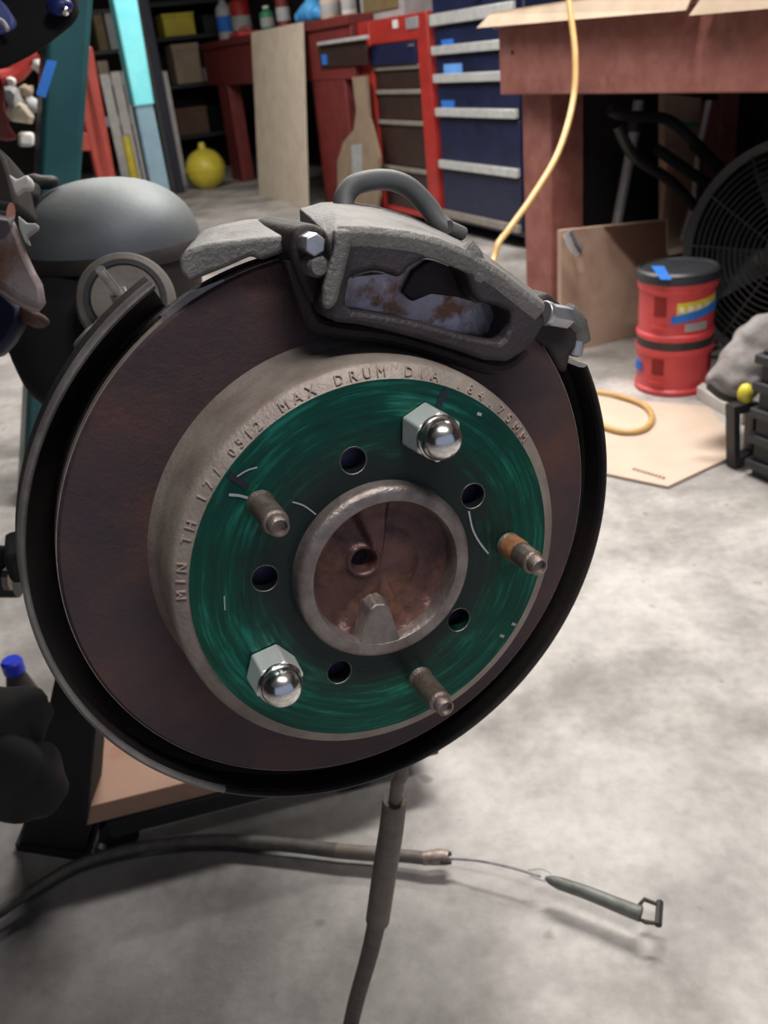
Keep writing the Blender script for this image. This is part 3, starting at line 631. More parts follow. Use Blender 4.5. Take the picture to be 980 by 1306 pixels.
slab('red_post', [(902, 128), (916, 128), (906, 325), (893, 325)], 'benchred', 'thin red post standing right of the chrome rod under the bench', 'post', -0.13, 0.03)
b = NB(); tube(b, [yp(905, 128, -.07), yp(892, 190, -.07), yp(884, 262, -.07), yp(866, 318, -.07)], 0.010, 10)
t = thing('chrome_rod', 'bright chrome rod leaning in the dark under the red bench', 'rod', yp(866, 318, -.07)); link('rod', b, 'alu', t)
b = NB(); tube(b, [yp(886, 245, -.07), yp(884, 272, -.07)], 0.017, 8); link('joint', b, 'zinc', t)
# black tubular frame
t = thing('tubular_frame', 'black bent tubular frame leaning beside the drum fan', 'frame', yp(905, 320, -.01))
fz = -0.01
for pts in (((778, 140), (800, 148), (850, 152), (885, 180), (925, 220), (950, 240)), ((788, 160), (810, 200), (860, 235), (905, 290), (912, 330)), ((838, 190), (870, 212), (905, 235), (940, 245)), ((885, 185), (905, 205), (925, 235), (915, 300))):
    b = NB(); tube(b, smoothpts([yp(x, y, fz) for x, y in pts], 6), 0.017, 10); link('frame_tube', b, 'black', t)
b = NB(); prism(b, [yp(x, y, 0.02) for x, y in ((852, 318), (905, 308), (906, 316), (853, 326))], D1*0.25)
tag(link('small_shelf_edge', b, 'cardpale', None, smooth=False), 'pale edge of a small shelf directly above the buckets', 'shelf')
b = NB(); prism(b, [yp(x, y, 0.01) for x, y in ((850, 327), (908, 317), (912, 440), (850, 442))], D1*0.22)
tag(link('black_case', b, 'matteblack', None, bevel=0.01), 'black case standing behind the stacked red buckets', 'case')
# ---- buckets
BC = fl(857, 507); dcam = (Vector((BC.x, BC.y, 0))).normalized(); BC = BC+dcam*0.108; RB = 0.108
dz0 = (BC-CP).dot(Fv)
def zat(px, py, C0, toward=0.0):
    Q = C0-dcam*toward; d = ray(px, py); tt = (Q-CP).dot(dcam)/d.dot(dcam); return (CP+d*tt).z
zl = zat(857, 352, BC, RB); zm0 = zat(857, 449, BC, RB); zm1 = zat(857, 441, BC, RB); ztl = zat(857, 366, BC, RB)
angc = math.atan2(-dcam.y, -dcam.x)
Zu = Vector((0, 0, 1))
def cpatch(b, C0, r, px0, px1, z0, z1, th, slope=0.0, n=8, rc=None):
    """curved patch on a cylinder between two pixel columns"""
    rc = rc or r
    def ang(px):
        x = (px-857)/ (FPX*rc/dz0); x = max(-0.98, min(0.98, x)); return angc+math.asin(x)
    a0, a1 = ang(px0), ang(px1); V = []
    for rr_ in (r-0.003, r+th):
        for k in range(n+1):
            f_ = k/n; a = a0+(a1-a0)*f_
            for z in (z0, z1): V.append(b.verts.new(Vector((C0.x, C0.y, 0))+Vector((math.cos(a), math.sin(a), 0))*rr_+Zu*(z+slope*f_)))
    o = 2*(n+1)
    for k in range(n):
        i = 2*k
        b.faces.new((V[i], V[i+1], V[i+3], V[i+2])); b.faces.new((V[o+i], V[o+i+1], V[o+i+3], V[o+i+2]))
        b.faces.new((V[i], V[i+2], V[o+i+2], V[o+i])); b.faces.new((V[i+1], V[i+3], V[o+i+3], V[o+i+1]))
    b.faces.new((V[0], V[1], V[o+1], V[o])); b.faces.new((V[2*n], V[2*n+1], V[o+2*n+1], V[o+2*n]))
def bucket(z0, z1, label):
    h = z1-z0; t = thing('bucket', label, 'bucket', (BC.x, BC.y, z0), group='stacked red buckets')
    O = Vector((BC.x, BC.y, z0))
    link('body', solidlathe(NB(), [(0, 0), (RB*.96, 0), (RB*1.0, .006), (RB*1.0, h*.10), (RB*.95, h*.14), (RB*.95, h*.84), (RB*1.0, h*.88), (RB*1.0, h), (0, h)], O, Zu, 56), 'bucket', t)
    return t, O, h
t1, O1, h1 = bucket(0.0, zm0, 'lower red bucket with handle recesses painted on as dark shade, under the other one')
t2, O2, h2 = bucket(zm1+0.004, ztl, 'upper red bucket with blue tape and a black lid on top')
b = NB(); solidlathe(b, [(0, zm0), (RB*.97, zm0), (RB*.97, zm1+.004), (0, zm1+.004)], Vector((BC.x, BC.y, 0)), Zu, 48); link('lid', b, 'lid', t1)
b = NB(); zL = ztl; solidlathe(b, [(0, zL), (RB*1.0, zL), (RB*1.03, zL+.004), (RB*1.03, zL+.026), (RB*.96, zL+.032), (RB*.93, zL+.026), (0, zL+.024)], Vector((BC.x, BC.y, 0)), Zu, 56); link('lid', b, 'lid', t2)
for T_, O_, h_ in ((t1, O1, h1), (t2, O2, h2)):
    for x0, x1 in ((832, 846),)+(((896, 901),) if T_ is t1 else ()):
        b = NB(); cpatch(b, O_, RB*.95, x0, x1, O_.z+h_*.46, O_.z+h_*.80, 0.0015); link('recess_shade', b, 'bucketdark', T_)  # recess shade painted as a darker, slightly raised patch
        b = NB(); cpatch(b, O_, RB*.95, x0-2, x1+1, O_.z+h_*.24, O_.z+h_*.30, 0.005); link('grip_ledge', b, 'bucket', T_)
b = NB(); cpatch(b, O2, RB*.95, 858, 900, O2.z+h2*.49, O2.z+h2*.70, 0.0015, slope=h2*.06, n=8); link('label', b, 'yellow', t2)
b = NB()
for k in range(4): cpatch(b, O2, RB*.95, 861+k*9.5, 866+k*9.5, O2.z+h2*(.545+.012*k), O2.z+h2*(.63+.012*k), 0.0024, n=2)
o_ = link('label_print', b, 'white', t2); o_['kind'] = 'stuff'
b = NB(); cpatch(b, O2, RB*.95, 868, 892, O2.z+h2*.20, O2.z+h2*.34, 0.0012, n=6); link('lower_label', b, 'greywhite', t2)
b = NB(); cpatch(b, O2, RB*.95, 852, 903, O2.z+h2*.34, O2.z+h2*.48, 0.004, slope=h2*.17, n=8); link('tape_strip', b, 'tape', t2)
b = NB(); cpatch(b, O1, RB*.95, 812, 820, O1.z+h1*.45, O1.z+h1*.66, 0.004, n=4); link('tape_strip', b, 'tape', t1)
p0 = at(838, 345, 1); 
def lidpt(px, py): return fl(px, py, zL+.030)
b = NB(); prism(b, [lidpt(831, 340), lidpt(847, 340), lidpt(857, 357), lidpt(843, 357)], Vector((0, 0, 0.0015))); link('tape_strip', b, 'tape', t2, smooth=False)
# ---- drum fan
FC = at(1008, 322, 2.42); FN = (Vector((-0.72, -0.66, 0.20))).normalized(); FR = 0.272
t = thing('drum_fan', 'large black drum fan with a ring grille at the right edge', 'fan', (FC.x, FC.y, 0))
X, Y = frame_of(FN)
b = NB(); lathe(b, [(FR, .02), (FR+.022, .03), (FR+.03, .0), (FR+.02, -.22), (FR, -.22)], FC, FN, 56); link('drum', b, 'black', t)
b = NB(); lathe(b, [(0.001, -.2), (FR, -.2), (FR, -.19), (0.001, -.19)], FC, FN, 40); link('back_plate', b, 'matteblack', t)
M['grille'] = mat('grille_wire', (0.04, 0.04, 0.04), None, 0.5, 0.3)
for k in range(13):
    r_ = 0.05+k*0.0168; b = NB(); P_ = [FC+(X*math.cos(a)+Y*math.sin(a))*r_+FN*(.045-.02*(r_/FR)**2) for a in [2*PI*i/44 for i in range(45)]]
    tube(b, P_, 0.0024, 5, caps=False); link('grille_ring', b, 'grille', t)
for k in range(12):
    a = 2*PI*k/12; dr = X*math.cos(a)+Y*math.sin(a)
    b = NB(); tube(b, [FC+dr*0.05+FN*.042, FC+dr*0.16+FN*.036, FC+dr*(FR+.005)+FN*.022], 0.0026, 5); link('grille_spoke', b, 'grille', t)
b = NB(); solidlathe(b, [(0, .05), (.05, .05), (.055, .035), (.055, .02), (0, .02)], FC, FN, 28); link('hub_cap', b, 'grille', t)
b = NB(); solidlathe(b, [(0, -.03), (.05, -.03), (.05, -.18), (0, -.18)], FC, FN, 24); link('motor', b, 'matteblack', t)
for k in range(4):
    a = k*PI/2+.4; dr = X*math.cos(a)+Y*math.sin(a); dt = FN.cross(dr)
    b = NB(); prism(b, [FC+dr*.05-dt*.03-FN*.06, FC+dr*.23-dt*.09-FN*.08, FC+dr*.24+dt*.06-FN*.03, FC+dr*.05+dt*.03-FN*.03], FN*.004); link('blade', b, 'lid', t)
for sx in (-1, 1):
    side = FN.cross(Zu).normalized()*sx
    b = NB(); p_ = FC+side*(FR+.03)-FN*.1; foot = Vector((p_.x, p_.y, 0.02)); tube(b, [p_, foot, foot-Vector((FN.x, FN.y, 0))*.12], 0.014, 10); link('stand_leg', b, 'black', t)
# ---- dusty grey cloth bag leaning in front of the fan
bag = [(905, 478), (915, 462), (935, 442), (948, 422), (962, 408), (985, 404), (1000, 420), (1000, 470), (965, 490), (955, 512), (925, 505), (908, 495)]
t = thing('work_boot', 'dusty grey boot shape of crumpled cloth between buckets and black crate', 'cloth', fl(930, 515))
bc = [(985, 425, .052), (962, 440, .056), (944, 462, .055), (930, 484, .050), (948, 488, .048), (915, 484, .030)]
def blobchain(m, L_, dep, parent, name, jit=.35):
    b = NB()
    for x, y, r_ in L_: blob(b, at(x, y, dep), r_, sub=3, jit=jit)
    o = link(name, b, m, parent); md = o.modifiers.new('remesh', 'REMESH'); md.mode = 'VOXEL'; md.voxel_size = 0.008; md.use_smooth_shade = True
    s_ = o.modifiers.new('smooth', 'SMOOTH'); s_.iterations = 4; return o
blobchain('bagcloth', bc, 2.16, t, 'cloth_body')
b = NB(); tube(b, smoothpts([at(908, 490, 2.10), at(925, 503, 2.08), at(945, 506, 2.08), at(958, 500, 2.08)]), 0.016, 10); link('dark_hem', b, 'diffdark', t)
b = NB(); blob(b, at(951, 503, 2.05), 0.018, 1, 1, 1.5); link('yellow_tab', b, 'yellow', t)
t['label'] = 'dusty grey crumpled cloth bundle lying between the buckets and the black crate'; t.name = 'cloth_bundle'; WM['cloth_bundle'] = WM['work_boot']
# ---- white plank, black open frame, slotted crate
w0, w1 = fl(888, 508), fl(946, 543)
b = NB(); prism(b, [w0, w1, w1+Zu*0.035, w0+Zu*0.035], -DN.cross(Zu)*0.0+Vector((0.03, 0.03, 0))); tag(link('white_plank', b, 'white', None, bevel=0.003), 'short white plank on the floor right of the lower red bucket', 'plank')
FB = fl(940, 590)
fd = (fl(955, 583)-fl(926, 592)); fd.z = 0; fd.normalize()
def fpt(px, py, off=0.0):
    nrm = fd.cross(Zu); d = ray(px, py); return CP+d*((FB-CP).dot(nrm)/d.dot(nrm))
t = thing('open_frame', 'black upright rectangular frame on the floor by the white plank', 'frame', FB)
nf = fd.cross(Zu)*0.03
q = [(925, 514), (957, 508), (955, 583), (926, 593)]; qi = [(933, 524), (950, 520), (948, 572), (933, 579)]
for k in range(4):
    b = NB(); P_ = [fpt(*q[k]), fpt(*q[(k+1) % 4]), fpt(*qi[(k+1) % 4]), fpt(*qi[k])]
    for v in P_: v.z = max(v.z, 0.0)
    prism(b, P_, nf); link('frame_bar', b, 'black', t, bevel=0.002)
CB_ = fl(958, 606); cd_ = (fl(1010, 628)-CB_); cd_.z = 0; cd_.normalize(); cn = Vector((cd_.y, -cd_.x, 0)); cn = cn if cn.dot(Vector((0, -1, 0))) < 0 else -cn
hC = 0.30
t = thing('plastic_crate', 'black ribbed plastic crate at the right edge beside the open frame', 'crate', CB_)
b = NB(); obox(b, CB_, cd_*0.35, cn*0.3, Zu*hC); link('body', b, 'black', t, bevel=0.004)
for k in range(5):
    b = NB(); obox(b, CB_-cd_*0.012-cn*0.012+Zu*(0.02+k*0.062), cd_*0.374, cn*0.324, Zu*0.022); link('rib', b, 'lid', t, bevel=0.004)
# ---- cardboard sheet on the floor
ck = [fl(700, 590), fl(852, 624), fl(946, 583), fl(926, 520), fl(730, 520)]
ck = [fl(690, 590, .0), fl(852, 624), fl(945, 580), fl(905, 522), fl(720, 505)]
b = NB(); prism(b, [p+Zu*.002 for p in ck], Zu*0.006); t = link('cardboard_sheet', b, 'cardfloor', None, smooth=False)
tag(t, 'flat tan cardboard sheet on the concrete under the yellow cord loop', 'cardboard')
b = NB(); u = (fl(850, 617)-fl(804, 603)); v_ = fl(804, 603)-fl(808, 600)
for k in range(9):
    a = fl(806, 603)+u*(k/9.0*0.92); prism(b, [a+Zu*.0082, a+u*.07+Zu*.0082, a+u*.07-v_*.75+Zu*.0082, a-v_*.75+Zu*.0082], Zu*0.0004)
o_ = link('printed_strip', b, 'brownbox', t, smooth=False); o_['kind'] = 'stuff'
# ---- yellow cord
cp = [at(722, -60, 2.3), at(726, 0, 2.3), at(734, 70, 2.3), at(731, 130, 2.3), at(712, 195, 2.25), at(680, 250, 2.2), at(650, 292, 2.15), at(632, 322, 2.12), at(622, 400, 2.15)]
cp += [fl(640, 470, .012), fl(700, 480, .012), fl(728, 488, .012), fl(752, 499, .014), fl(790, 506, .014), fl(822, 518, .014), fl(832, 534, .014), fl(820, 549, .014), fl(790, 551, .014), fl(755, 538, .014), fl(733, 522, .014), fl(700, 505, .014), fl(670, 500, .014)]
Q = smoothpts(cp, 10)
for p_ in Q: p_.z = max(p_.z, .0165)
b = NB(); tube(b, Q, 0.0078, 10); tag(link('extension_cord', b, 'cord', None), 'yellow extension cord hanging past the bench and looping on the floor', 'cord')

# ================================================================== FOREGROUND: brake assembly, all in the frame of the wheel hub
def holeplate(bm, outer, holes, vec):
    es = []
    for lp in [outer]+holes:
        vs = [bm.verts.new(p) for p in lp]
        es += [bm.edges.new((vs[i], vs[(i+1) % len(vs)])) for i in range(len(vs))]
    r = bmesh.ops.triangle_fill(bm, edges=es, use_beauty=True, use_dissolve=False)
    fs = [g for g in r['geom'] if isinstance(g, bmesh.types.BMFace)]
    e = bmesh.ops.extrude_face_region(bm, geom=fs)
    bmesh.ops.translate(bm, vec=vec, verts=[g for g in e['geom'] if isinstance(g, bmesh.types.BMVert)])
def circ(r, cu, cv, wv, n=32): return [L(cu+r*math.cos(2*PI*k/n), cv+r*math.sin(2*PI*k/n), wv) for k in range(n)]
STUDA = [R(-7+72*k) for k in range(5)]; HOLEA = [R(24+72*k) for k in range(5)]
SR, HR = 0.0735, 0.0597
def hl(r, a): return (r*math.cos(a), r*math.sin(a))
rotor = thing('brake_rotor', 'rusty brake disc with a green painted hat face and cast lettering', 'brake disc', mtx=RM)
b = NB(); rlathe(b, [(.1035, -.0455), (.1485, -.0455), (.150, -.047), (.150, -.054), (.104, -.054)], 160); link('friction_ring', b, 'rust', rotor, angle=25)
b = NB(); rlathe(b, [(.1496, -.0472), (.1504, -.0472), (.1504, -.0538), (.1496, -.0538)], 140); link('disc_edge', b, 'hatwall', rotor)
b = NB(); rlathe(b, [(.104, -.0615), (.150, -.0615), (.150, -.0685), (.104, -.0685)], 120); link('inner_friction_ring', b, 'darkiron', rotor)
b = NB()
for k in range(60):
    a = 2*PI*k/60; c_, s_ = math.cos(a), math.sin(a); d_ = Vector((-s_, c_))
    A_ = L(.106*c_-.0018*d_.x, .106*s_-.0018*d_.y, -.0615); 
    obox(b, A_, RU*c_*.0435+RV*s_*.0435, (RU*d_.x+RV*d_.y)*.0036, RN*.0075)
o_ = link('cooling_vane', b, 'darkiron', rotor, smooth=False); o_['kind'] = 'stuff'
b = NB(); rlathe(b, [(.0955, -.0005), (.0962, -.0012), (.1020, -.0030), (.1036, -.0060), (.1042, -.012), (.1042, -.036), (.1050, -.0425), (.1075, -.0454), (.1075, -.052), (.099, -.052), (.098, -.006), (.0955, -.006)], 160)
link('hat_shoulder', b, 'hatwall', rotor, angle=50)
b = NB(); holeplate(b, [L(.0957*math.cos(2*PI*k/128), .0957*math.sin(2*PI*k/128), 0) for k in range(128)],
    [circ(.0425, 0, 0, 0, 64)]+[circ(.0062, *hl(HR, a), 0, 28) for a in HOLEA], RN*-.0065)
link('hat_face', b, 'greenface', rotor, angle=30)
for a in HOLEA:
    cu, cv = hl(HR, a); b = NB(); lathe(b, [(.0062, -.0004), (.0069, .0003), (.0071, -.0002)], L(cu, cv, 0), RN, 28, closed=False); link('hole_rim', b, 'stud', rotor)
# cast lettering round the shoulder
def letters(text, a0, a1, rr_, size, name='cast_lettering'):
    bmx = NB(); n_ = len(text)
    for i, ch in enumerate(text):
        if ch == ' ': continue
        cu = bpy.data.curves.new('glyph', 'FONT'); cu.body = ch; cu.size = size; cu.extrude = 0.0007; cu.align_x = 'CENTER'; cu.resolution_u = 2
        to = bpy.data.objects.new('glyph', cu); COL.objects.link(to)
        bpy.context.view_layer.update()
        me = bpy.data.meshes.new_from_object(to.evaluated_get(bpy.context.evaluated_depsgraph_get()))
        a = a0+(a1-a0)*i/(n_-1); ca, sa = math.cos(a), math.sin(a)
        rad = RU*ca+RV*sa; tan = RU*sa-RV*ca
        O = RC+rad*rr_+RN*(-.0013)
        nrm = (RN*.955+rad*.296).normalized(); up = nrm.cross(tan)
        Mx = Matrix(((tan.x*.95, up.x, nrm.x, O.x), (tan.y*.95, up.y, nrm.y, O.y), (tan.z*.95, up.z, nrm.z, O.z), (0, 0, 0, 1)))
        me.transform(Mx); bmx.from_mesh(me)
        bpy.data.objects.remove(to); bpy.data.curves.remove(cu); bpy.data.meshes.remove(me)
    o = link(name, bmx, 'cast_text', rotor, smooth=False); o['kind'] = 'stuff'; return o
letters('MAX DRUM DIA 184.75MM', R(110.5), R(29), .0969, .0068)
letters('MIN TH 17', R(171), R(139), .0969, .0068)
letters('/ 0512', R(135), R(119), .0969, .0064)
def strip(b, P_, wd, wv, th=0.0003):
    """thin line of paint or scratch drawn on the hat face through pixels"""
    Q = smoothpts([rp(x, y, wv) for x, y in P_], 5)
    for i in range(len(Q)-1):
        d = (Q[i+1]-Q[i]).normalized(); sd = RN.cross(d)*wd/2; prism(b, [Q[i]-sd, Q[i]+sd, Q[i+1]+sd, Q[i+1]-sd], RN*th)
b = NB(); strip(b, [(292, 605), (304, 613), (316, 622)], .0030, .0002); link('marker_stroke', b, 'marker', rotor, smooth=False)
b = NB(); strip(b, [(572, 497), (565, 505), (559, 518)], .0032, .0002); link('marker_stroke', b, 'marker', rotor, smooth=False)
for P_, wd in (([(598, 652), (603, 675), (612, 692), (623, 706)], .0010), ([(373, 640), (388, 645), (403, 656)], .0007), ([(292, 631), (305, 632), (316, 635)], .0012), ([(302, 608), (315, 600), (328, 596)], .0006), ([(286, 760), (287, 778)], .0006)):
    b = NB(); strip(b, P_, wd, .0002); link('scratch', b, 'scratch', rotor, smooth=False)
for k, (x, y) in enumerate(((611, 527), (640, 810), (655, 795))):
    b = NB(); strip(b, [(x-2, y), (x+3, y+2)], .0016, .0002); link('scratch', b, 'scratch', rotor, smooth=False)
# ---- hub
hub = thing('axle_hub', 'rusty wheel hub with round recessed centre and five studs', 'hub', mtx=RM)
b = NB(); rlathe(b, [(.0370, -.004), (.0372, .0070), (.0385, .0092), (.0425, .0096), (.0450, .0086), (.0462, .0062), (.0463, -.010), (.0370, -.010)], 96); link('centre_ring', b, 'hub', hub, angle=50)
b = NB(); rlathe(b, [(.001, -.012), (.088, -.012), (.088, -.020), (.001, -.020)], 64); link('flange', b, 'hole', hub)
def floor_h(u, v):
    r = math.hypot(u, v); a = math.degrees(math.atan2(v, u))
    h = -0.0025+0.0035*max(0, 1-(r/.022)**2)
    def ridge(a0, half, top, r0, soft=10):
        d = abs((a-a0+180) % 360-180); k = max(0, min(1, (half+soft-d)/soft)); q = max(0, min(1, (r-r0)/.016)); return top*k*k*(3-2*k)*q
    h += ridge(92, 10, .0068, .006, 9)+ridge(-88, 12, .0030, .004, 7)+ridge(-122, 6, .0035, .010, 9)+ridge(-60, 5, .0022, .012, 10)+ridge(150, 14, .0015, .012, 12)
    h += 0.0030*max(0, (r-.030)/.008)**2
    cu_, cv_ = -.0085, .0065; d2 = math.hypot(u-cu_, v-cv_); h -= .006*max(0, min(1, (.0062-d2)/.0018)); h += .0016*math.exp(-((d2-.0075)/.0014)**2)
    return h
b = NB(); NR_, NA_ = 44, 120; G = []
for i in range(NR_+1):
    r_ = .0376*i/NR_; G.append([b.verts.new(L(r_*math.cos(2*PI*k/NA_), r_*math.sin(2*PI*k/NA_), floor_h(r_*math.cos(2*PI*k/NA_), r_*math.sin(2*PI*k/NA_)))) for k in range(NA_)] if i else [b.verts.new(L(0, 0, floor_h(0, 0)))])
for k in range(NA_): b.faces.new((G[0][0], G[1][k], G[1][(k+1) % NA_]))
for i in range(1, NR_):
    for k in range(NA_): b.faces.new((G[i][k], G[i+1][k], G[i+1][(k+1) % NA_], G[i][(k+1) % NA_]))
link('recess_floor', b, 'hubrust', hub, angle=60)
b = NB(); cx, cy, _ = [0, 0, 0]; q0 = rp(463, 703, -.003)
solidlathe(b, [(0, 0), (.0048, 0), (.0052, .0007), (0, .0007)], L(-.0085, .0065, -.0058), RN, 24); link('centre_drilling', b, 'matteblack', hub)
b = NB(); T_ = [rp(x, y, .0090) for x, y in ((458, 822), (463, 812), (473, 778), (480, 772), (492, 771), (497, 776), (509, 812), (513, 818), (488, 826))]
T2 = [rp(x, y, .0090) for x, y in ((452, 824), (456, 808), (467, 773), (479, 764), (494, 763), (503, 770), (515, 808), (520, 816), (488, 828))]
bridge(b, T_, [p-RN*.0125 for p in T2]); link('tab', b, 'hub', hub, bevel=0.0010, segs=3)
stud0 = None
for k in (0, 1, 2, 3, 4):
    cu, cv = hl(SR, STUDA[k])
    pr = [(0, -.012), (.0068, -.012), (.0068, .0012), (.0061, .0022)]
    for i in range(13):
        z = .004+i*.0016; pr += [(.00585, z), (.00625, z+.0008)]
    pr += [(.0058, .0258), (.0048, .0262), (.0046, .0310), (.0036, .0316), (.0030, .0292), (0, .0290)]
    if k in (1, 3): pr = pr[:22]+[(0, pr[21][1])]      # these two end inside their nuts
    b = NB(); solidlathe(b, pr, L(cu, cv, 0), RN, 32); o_ = link('wheel_stud', b, 'stud', hub, angle=60)
    if k == 0: o_['label'] = 'stud with a rust orange root on the right'
cu, cv = hl(SR, STUDA[0]); b = NB(); lathe(b, [(.0060, .0022), (.0067, .0026), (.0068, .0105), (.0062, .0125), (.0060, .0125)], L(cu, cv, 0), RN, 28)
M['orangerust'] = mat('orange_rust', (0.42, 0.19, 0.09), (0.30, 0.13, 0.06), 0.6, 0.2, 120, 0.4, 400); tag(link('rust_collar', b, 'orangerust', hub), 'orange rusty root of the right stud')
# chrome acorn nuts on two of the studs
def nut(a, rot, label):
    cu, cv = hl(SR, a); O = L(cu, cv, 0); W = RM.copy(); W.translation = O
    t = thing('lug_nut', label, 'lug nut', mtx=W, group='chrome lug nuts')
    b = NB(); X, Y = RU, RV; rH = .0118
    A_ = []
    ring = lambda r, z, n=6, ro=rot: [O+(X*math.cos(ro+2*PI*k/n)+Y*math.sin(ro+2*PI*k/n))*r+RN*z for k in range(n)]
    bridge(b, ring(.0132, .0006), ring(.0124, .0178)); o_ = link('hex_body', b, 'nickel', t, bevel=0.0009, segs=3, smooth=True)
    b = NB(); lathe(b, [(.0104, .0150), (.0113, .0174), (.0106, .0190), (.0102, .0192)]+[(.0101*math.cos(R(q)), .0196+.0098*math.sin(R(q))*1.0) for q in range(0, 90, 9)]+[(0.00001, .0293)], O, RN, 48, closed=False); link('dome', b, 'chrome', t, angle=60)
nut(STUDA[1], R(22), 'chrome acorn lug nut at the upper right of the green face')
nut(STUDA[3], R(8), 'chrome acorn lug nut at the lower left of the green face')
# ---- dust shield
sh = thing('dust_shield', 'thin black dished shield behind the rusty brake disc', 'shield', mtx=RM)
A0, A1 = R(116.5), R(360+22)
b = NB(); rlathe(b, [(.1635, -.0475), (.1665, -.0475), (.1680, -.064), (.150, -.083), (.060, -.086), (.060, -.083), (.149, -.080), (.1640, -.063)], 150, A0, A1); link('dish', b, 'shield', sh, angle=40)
b = NB(); rlathe(b, [(.1638, -.0480), (.1642, -.0448), (.1655, -.0438), (.1672, -.0448), (.1674, -.052), (.1660, -.052)], 120, A0, A0+R(118)); link('rolled_edge', b, 'shieldrim', sh, angle=60)  # lit stretch of the rim, painted pale
b = NB(); rlathe(b, [(.1638, -.0480), (.1642, -.0448), (.1655, -.0438), (.1672, -.0448), (.1674, -.052), (.1660, -.052)], 150, A0+R(118), A1); link('rolled_edge', b, 'shield', sh, angle=60)  # unlit rest of the same rim, painted black
b = NB(); prism(b, [rp(x, y, -.0470) for x, y in ((205, 402), (214, 413), (245, 388), (290, 362), (285, 356), (242, 373))], RN*-.002); link('end_flange', b, 'shieldrim', sh)
# ---- caliper bracket (anchor)
br = thing('caliper_bracket', 'cast bracket carrying the caliper, reaching over the disc edge to the left', 'bracket', mtx=RM)
fr_ = [(228, 330), (236, 320), (262, 311), (330, 303), (372, 300), (390, 300), (386, 312), (362, 322), (331, 333), (322, 326), (290, 340), (240, 360), (229, 346)]
bk_ = [(250, 300), (262, 292), (282, 286), (315, 279), (350, 278), (394, 292), (396, 305), (370, 315), (340, 325), (322, 318), (300, 332), (262, 350), (249, 330)]
b = NB(); bridge(b, [rp(x, y, -.036) for x, y in fr_], [rp(x, y, -.092) for x, y in bk_]); link('abutment_arm', b, 'calip', br, bevel=0.0022, segs=3, angle=50)
b = NB(); prism(b, [rp(x, y, -.022) for x, y in ((374, 292), (398, 284), (424, 296), (430, 315), (422, 345), (412, 378), (402, 392), (392, 378), (376, 340), (370, 312))], RN*-.068); link('anchor_arm', b, 'darkiron', br, bevel=0.003, segs=3)
loop = [(372, 330), (378, 352), (388, 382), (396, 405), (410, 416), (440, 422), (490, 428), (540, 441), (585, 456), (628, 468), (652, 462), (668, 445)]
Q = smoothpts([rp(x, y, -.030) for x, y in loop], 5); b = NB()
for i, p_ in enumerate(Q): pass
tube(b, Q, .0042, 10); link('lower_beam', b, 'darkiron', br)
b = NB(); X0 = rp(389, 305, -.018); dx = (rp(389, 340, -.018)-rp(389, 305, -.018)).normalized()
hexa(b, rp(390, 309, -.024), RN, .0052, .014, .3); link('bolt_head', b, 'zinc', br, bevel=.0008)
b = NB(); solidlathe(b, [(0, 0), (.0052, 0), (.0050, .010), (.0036, .012), (0, .0122)], rp(397, 337, -.022), RN, 24); link('pin_boss', b, 'castgrey', br)
# right end of the bracket with the slide bolt
b = NB(); prism(b, [rp(x, y, -.045) for x, y in ((672, 385), (700, 372), (722, 392), (738, 420), (742, 446), (730, 450), (724, 478), (714, 472), (700, 446), (676, 430))], RN*-.045); link('right_arm', b, 'darkiron', br, bevel=.003, segs=3)
b = NB(); P_ = rp(693, 399, -.040); Q_ = rp(724, 405, -.044); dd = (Q_-P_).normalized(); solidlathe(b, [(0, 0), (.0066, 0), (.0066, .004), (0, .004)], P_, dd, 24); hexa(b, P_+dd*.003, dd, .0064, (Q_-P_).length-.003, .2); link('slide_bolt', b, 'zinc', br, bevel=.0006)
b = NB(); tube(b, smoothpts([rp(720, 400, -.05), rp(734, 415, -.05), rp(739, 436, -.05)], 5), [.0072]*6+[.0066]*5, 12); link('rubber_boot', b, 'castgrey', br)
b = NB(); solidlathe(b, [(0, 0), (.0042, 0), (.0042, .008), (.0028, .009), (0, .009)], rp(737, 434, -.048), (rp(734, 450, -.048)-rp(737, 434, -.048)), 18); link('pin_end', b, 'zinc', br)
# ---- brake pad seen through the window
pad = thing('brake_pad', 'worn brake pad with a bluish steel backing seen through the caliper window', 'brake pad', mtx=RM)
b = NB(); prism(b, [rp(x, y, -.031) for x, y in ((438, 352), (500, 346), (530, 330), (575, 325), (606, 352), (655, 392), (660, 430), (640, 446), (585, 436), (520, 420), (452, 408), (436, 396))], RN*-.006); link('backing_plate', b, 'padsteel', pad, bevel=.001)
b = NB(); prism(b, [rp(x, y, -.037) for x, y in ((446, 362), (600, 360), (650, 402), (640, 452), (585, 446), (520, 432), (456, 418))], RN*-.0083); link('friction_block', b, 'darkiron', pad, bevel=.001)
b = NB(); prism(b, [rp(x, y, -.0305) for x, y in ((510, 372), (524, 345), (545, 330), (572, 326), (596, 346), (606, 385), (580, 378), (548, 374), (524, 384))], RN*.0030); link('shim', b, 'darkiron', pad, bevel=.0012)
for P_ in ([(449, 353), (462, 347), (480, 345), (498, 349)], [(537, 328), (556, 331), (580, 341)], [(617, 382), (634, 386), (649, 392)]):
    b = NB(); Q = smoothpts([rp(x, y, -.026) for x, y in P_], 4); tube(b, Q, .0009, 6); link('edge_highlight', b, 'zinc', pad)  # bright wires stand in for highlights along the pad edges
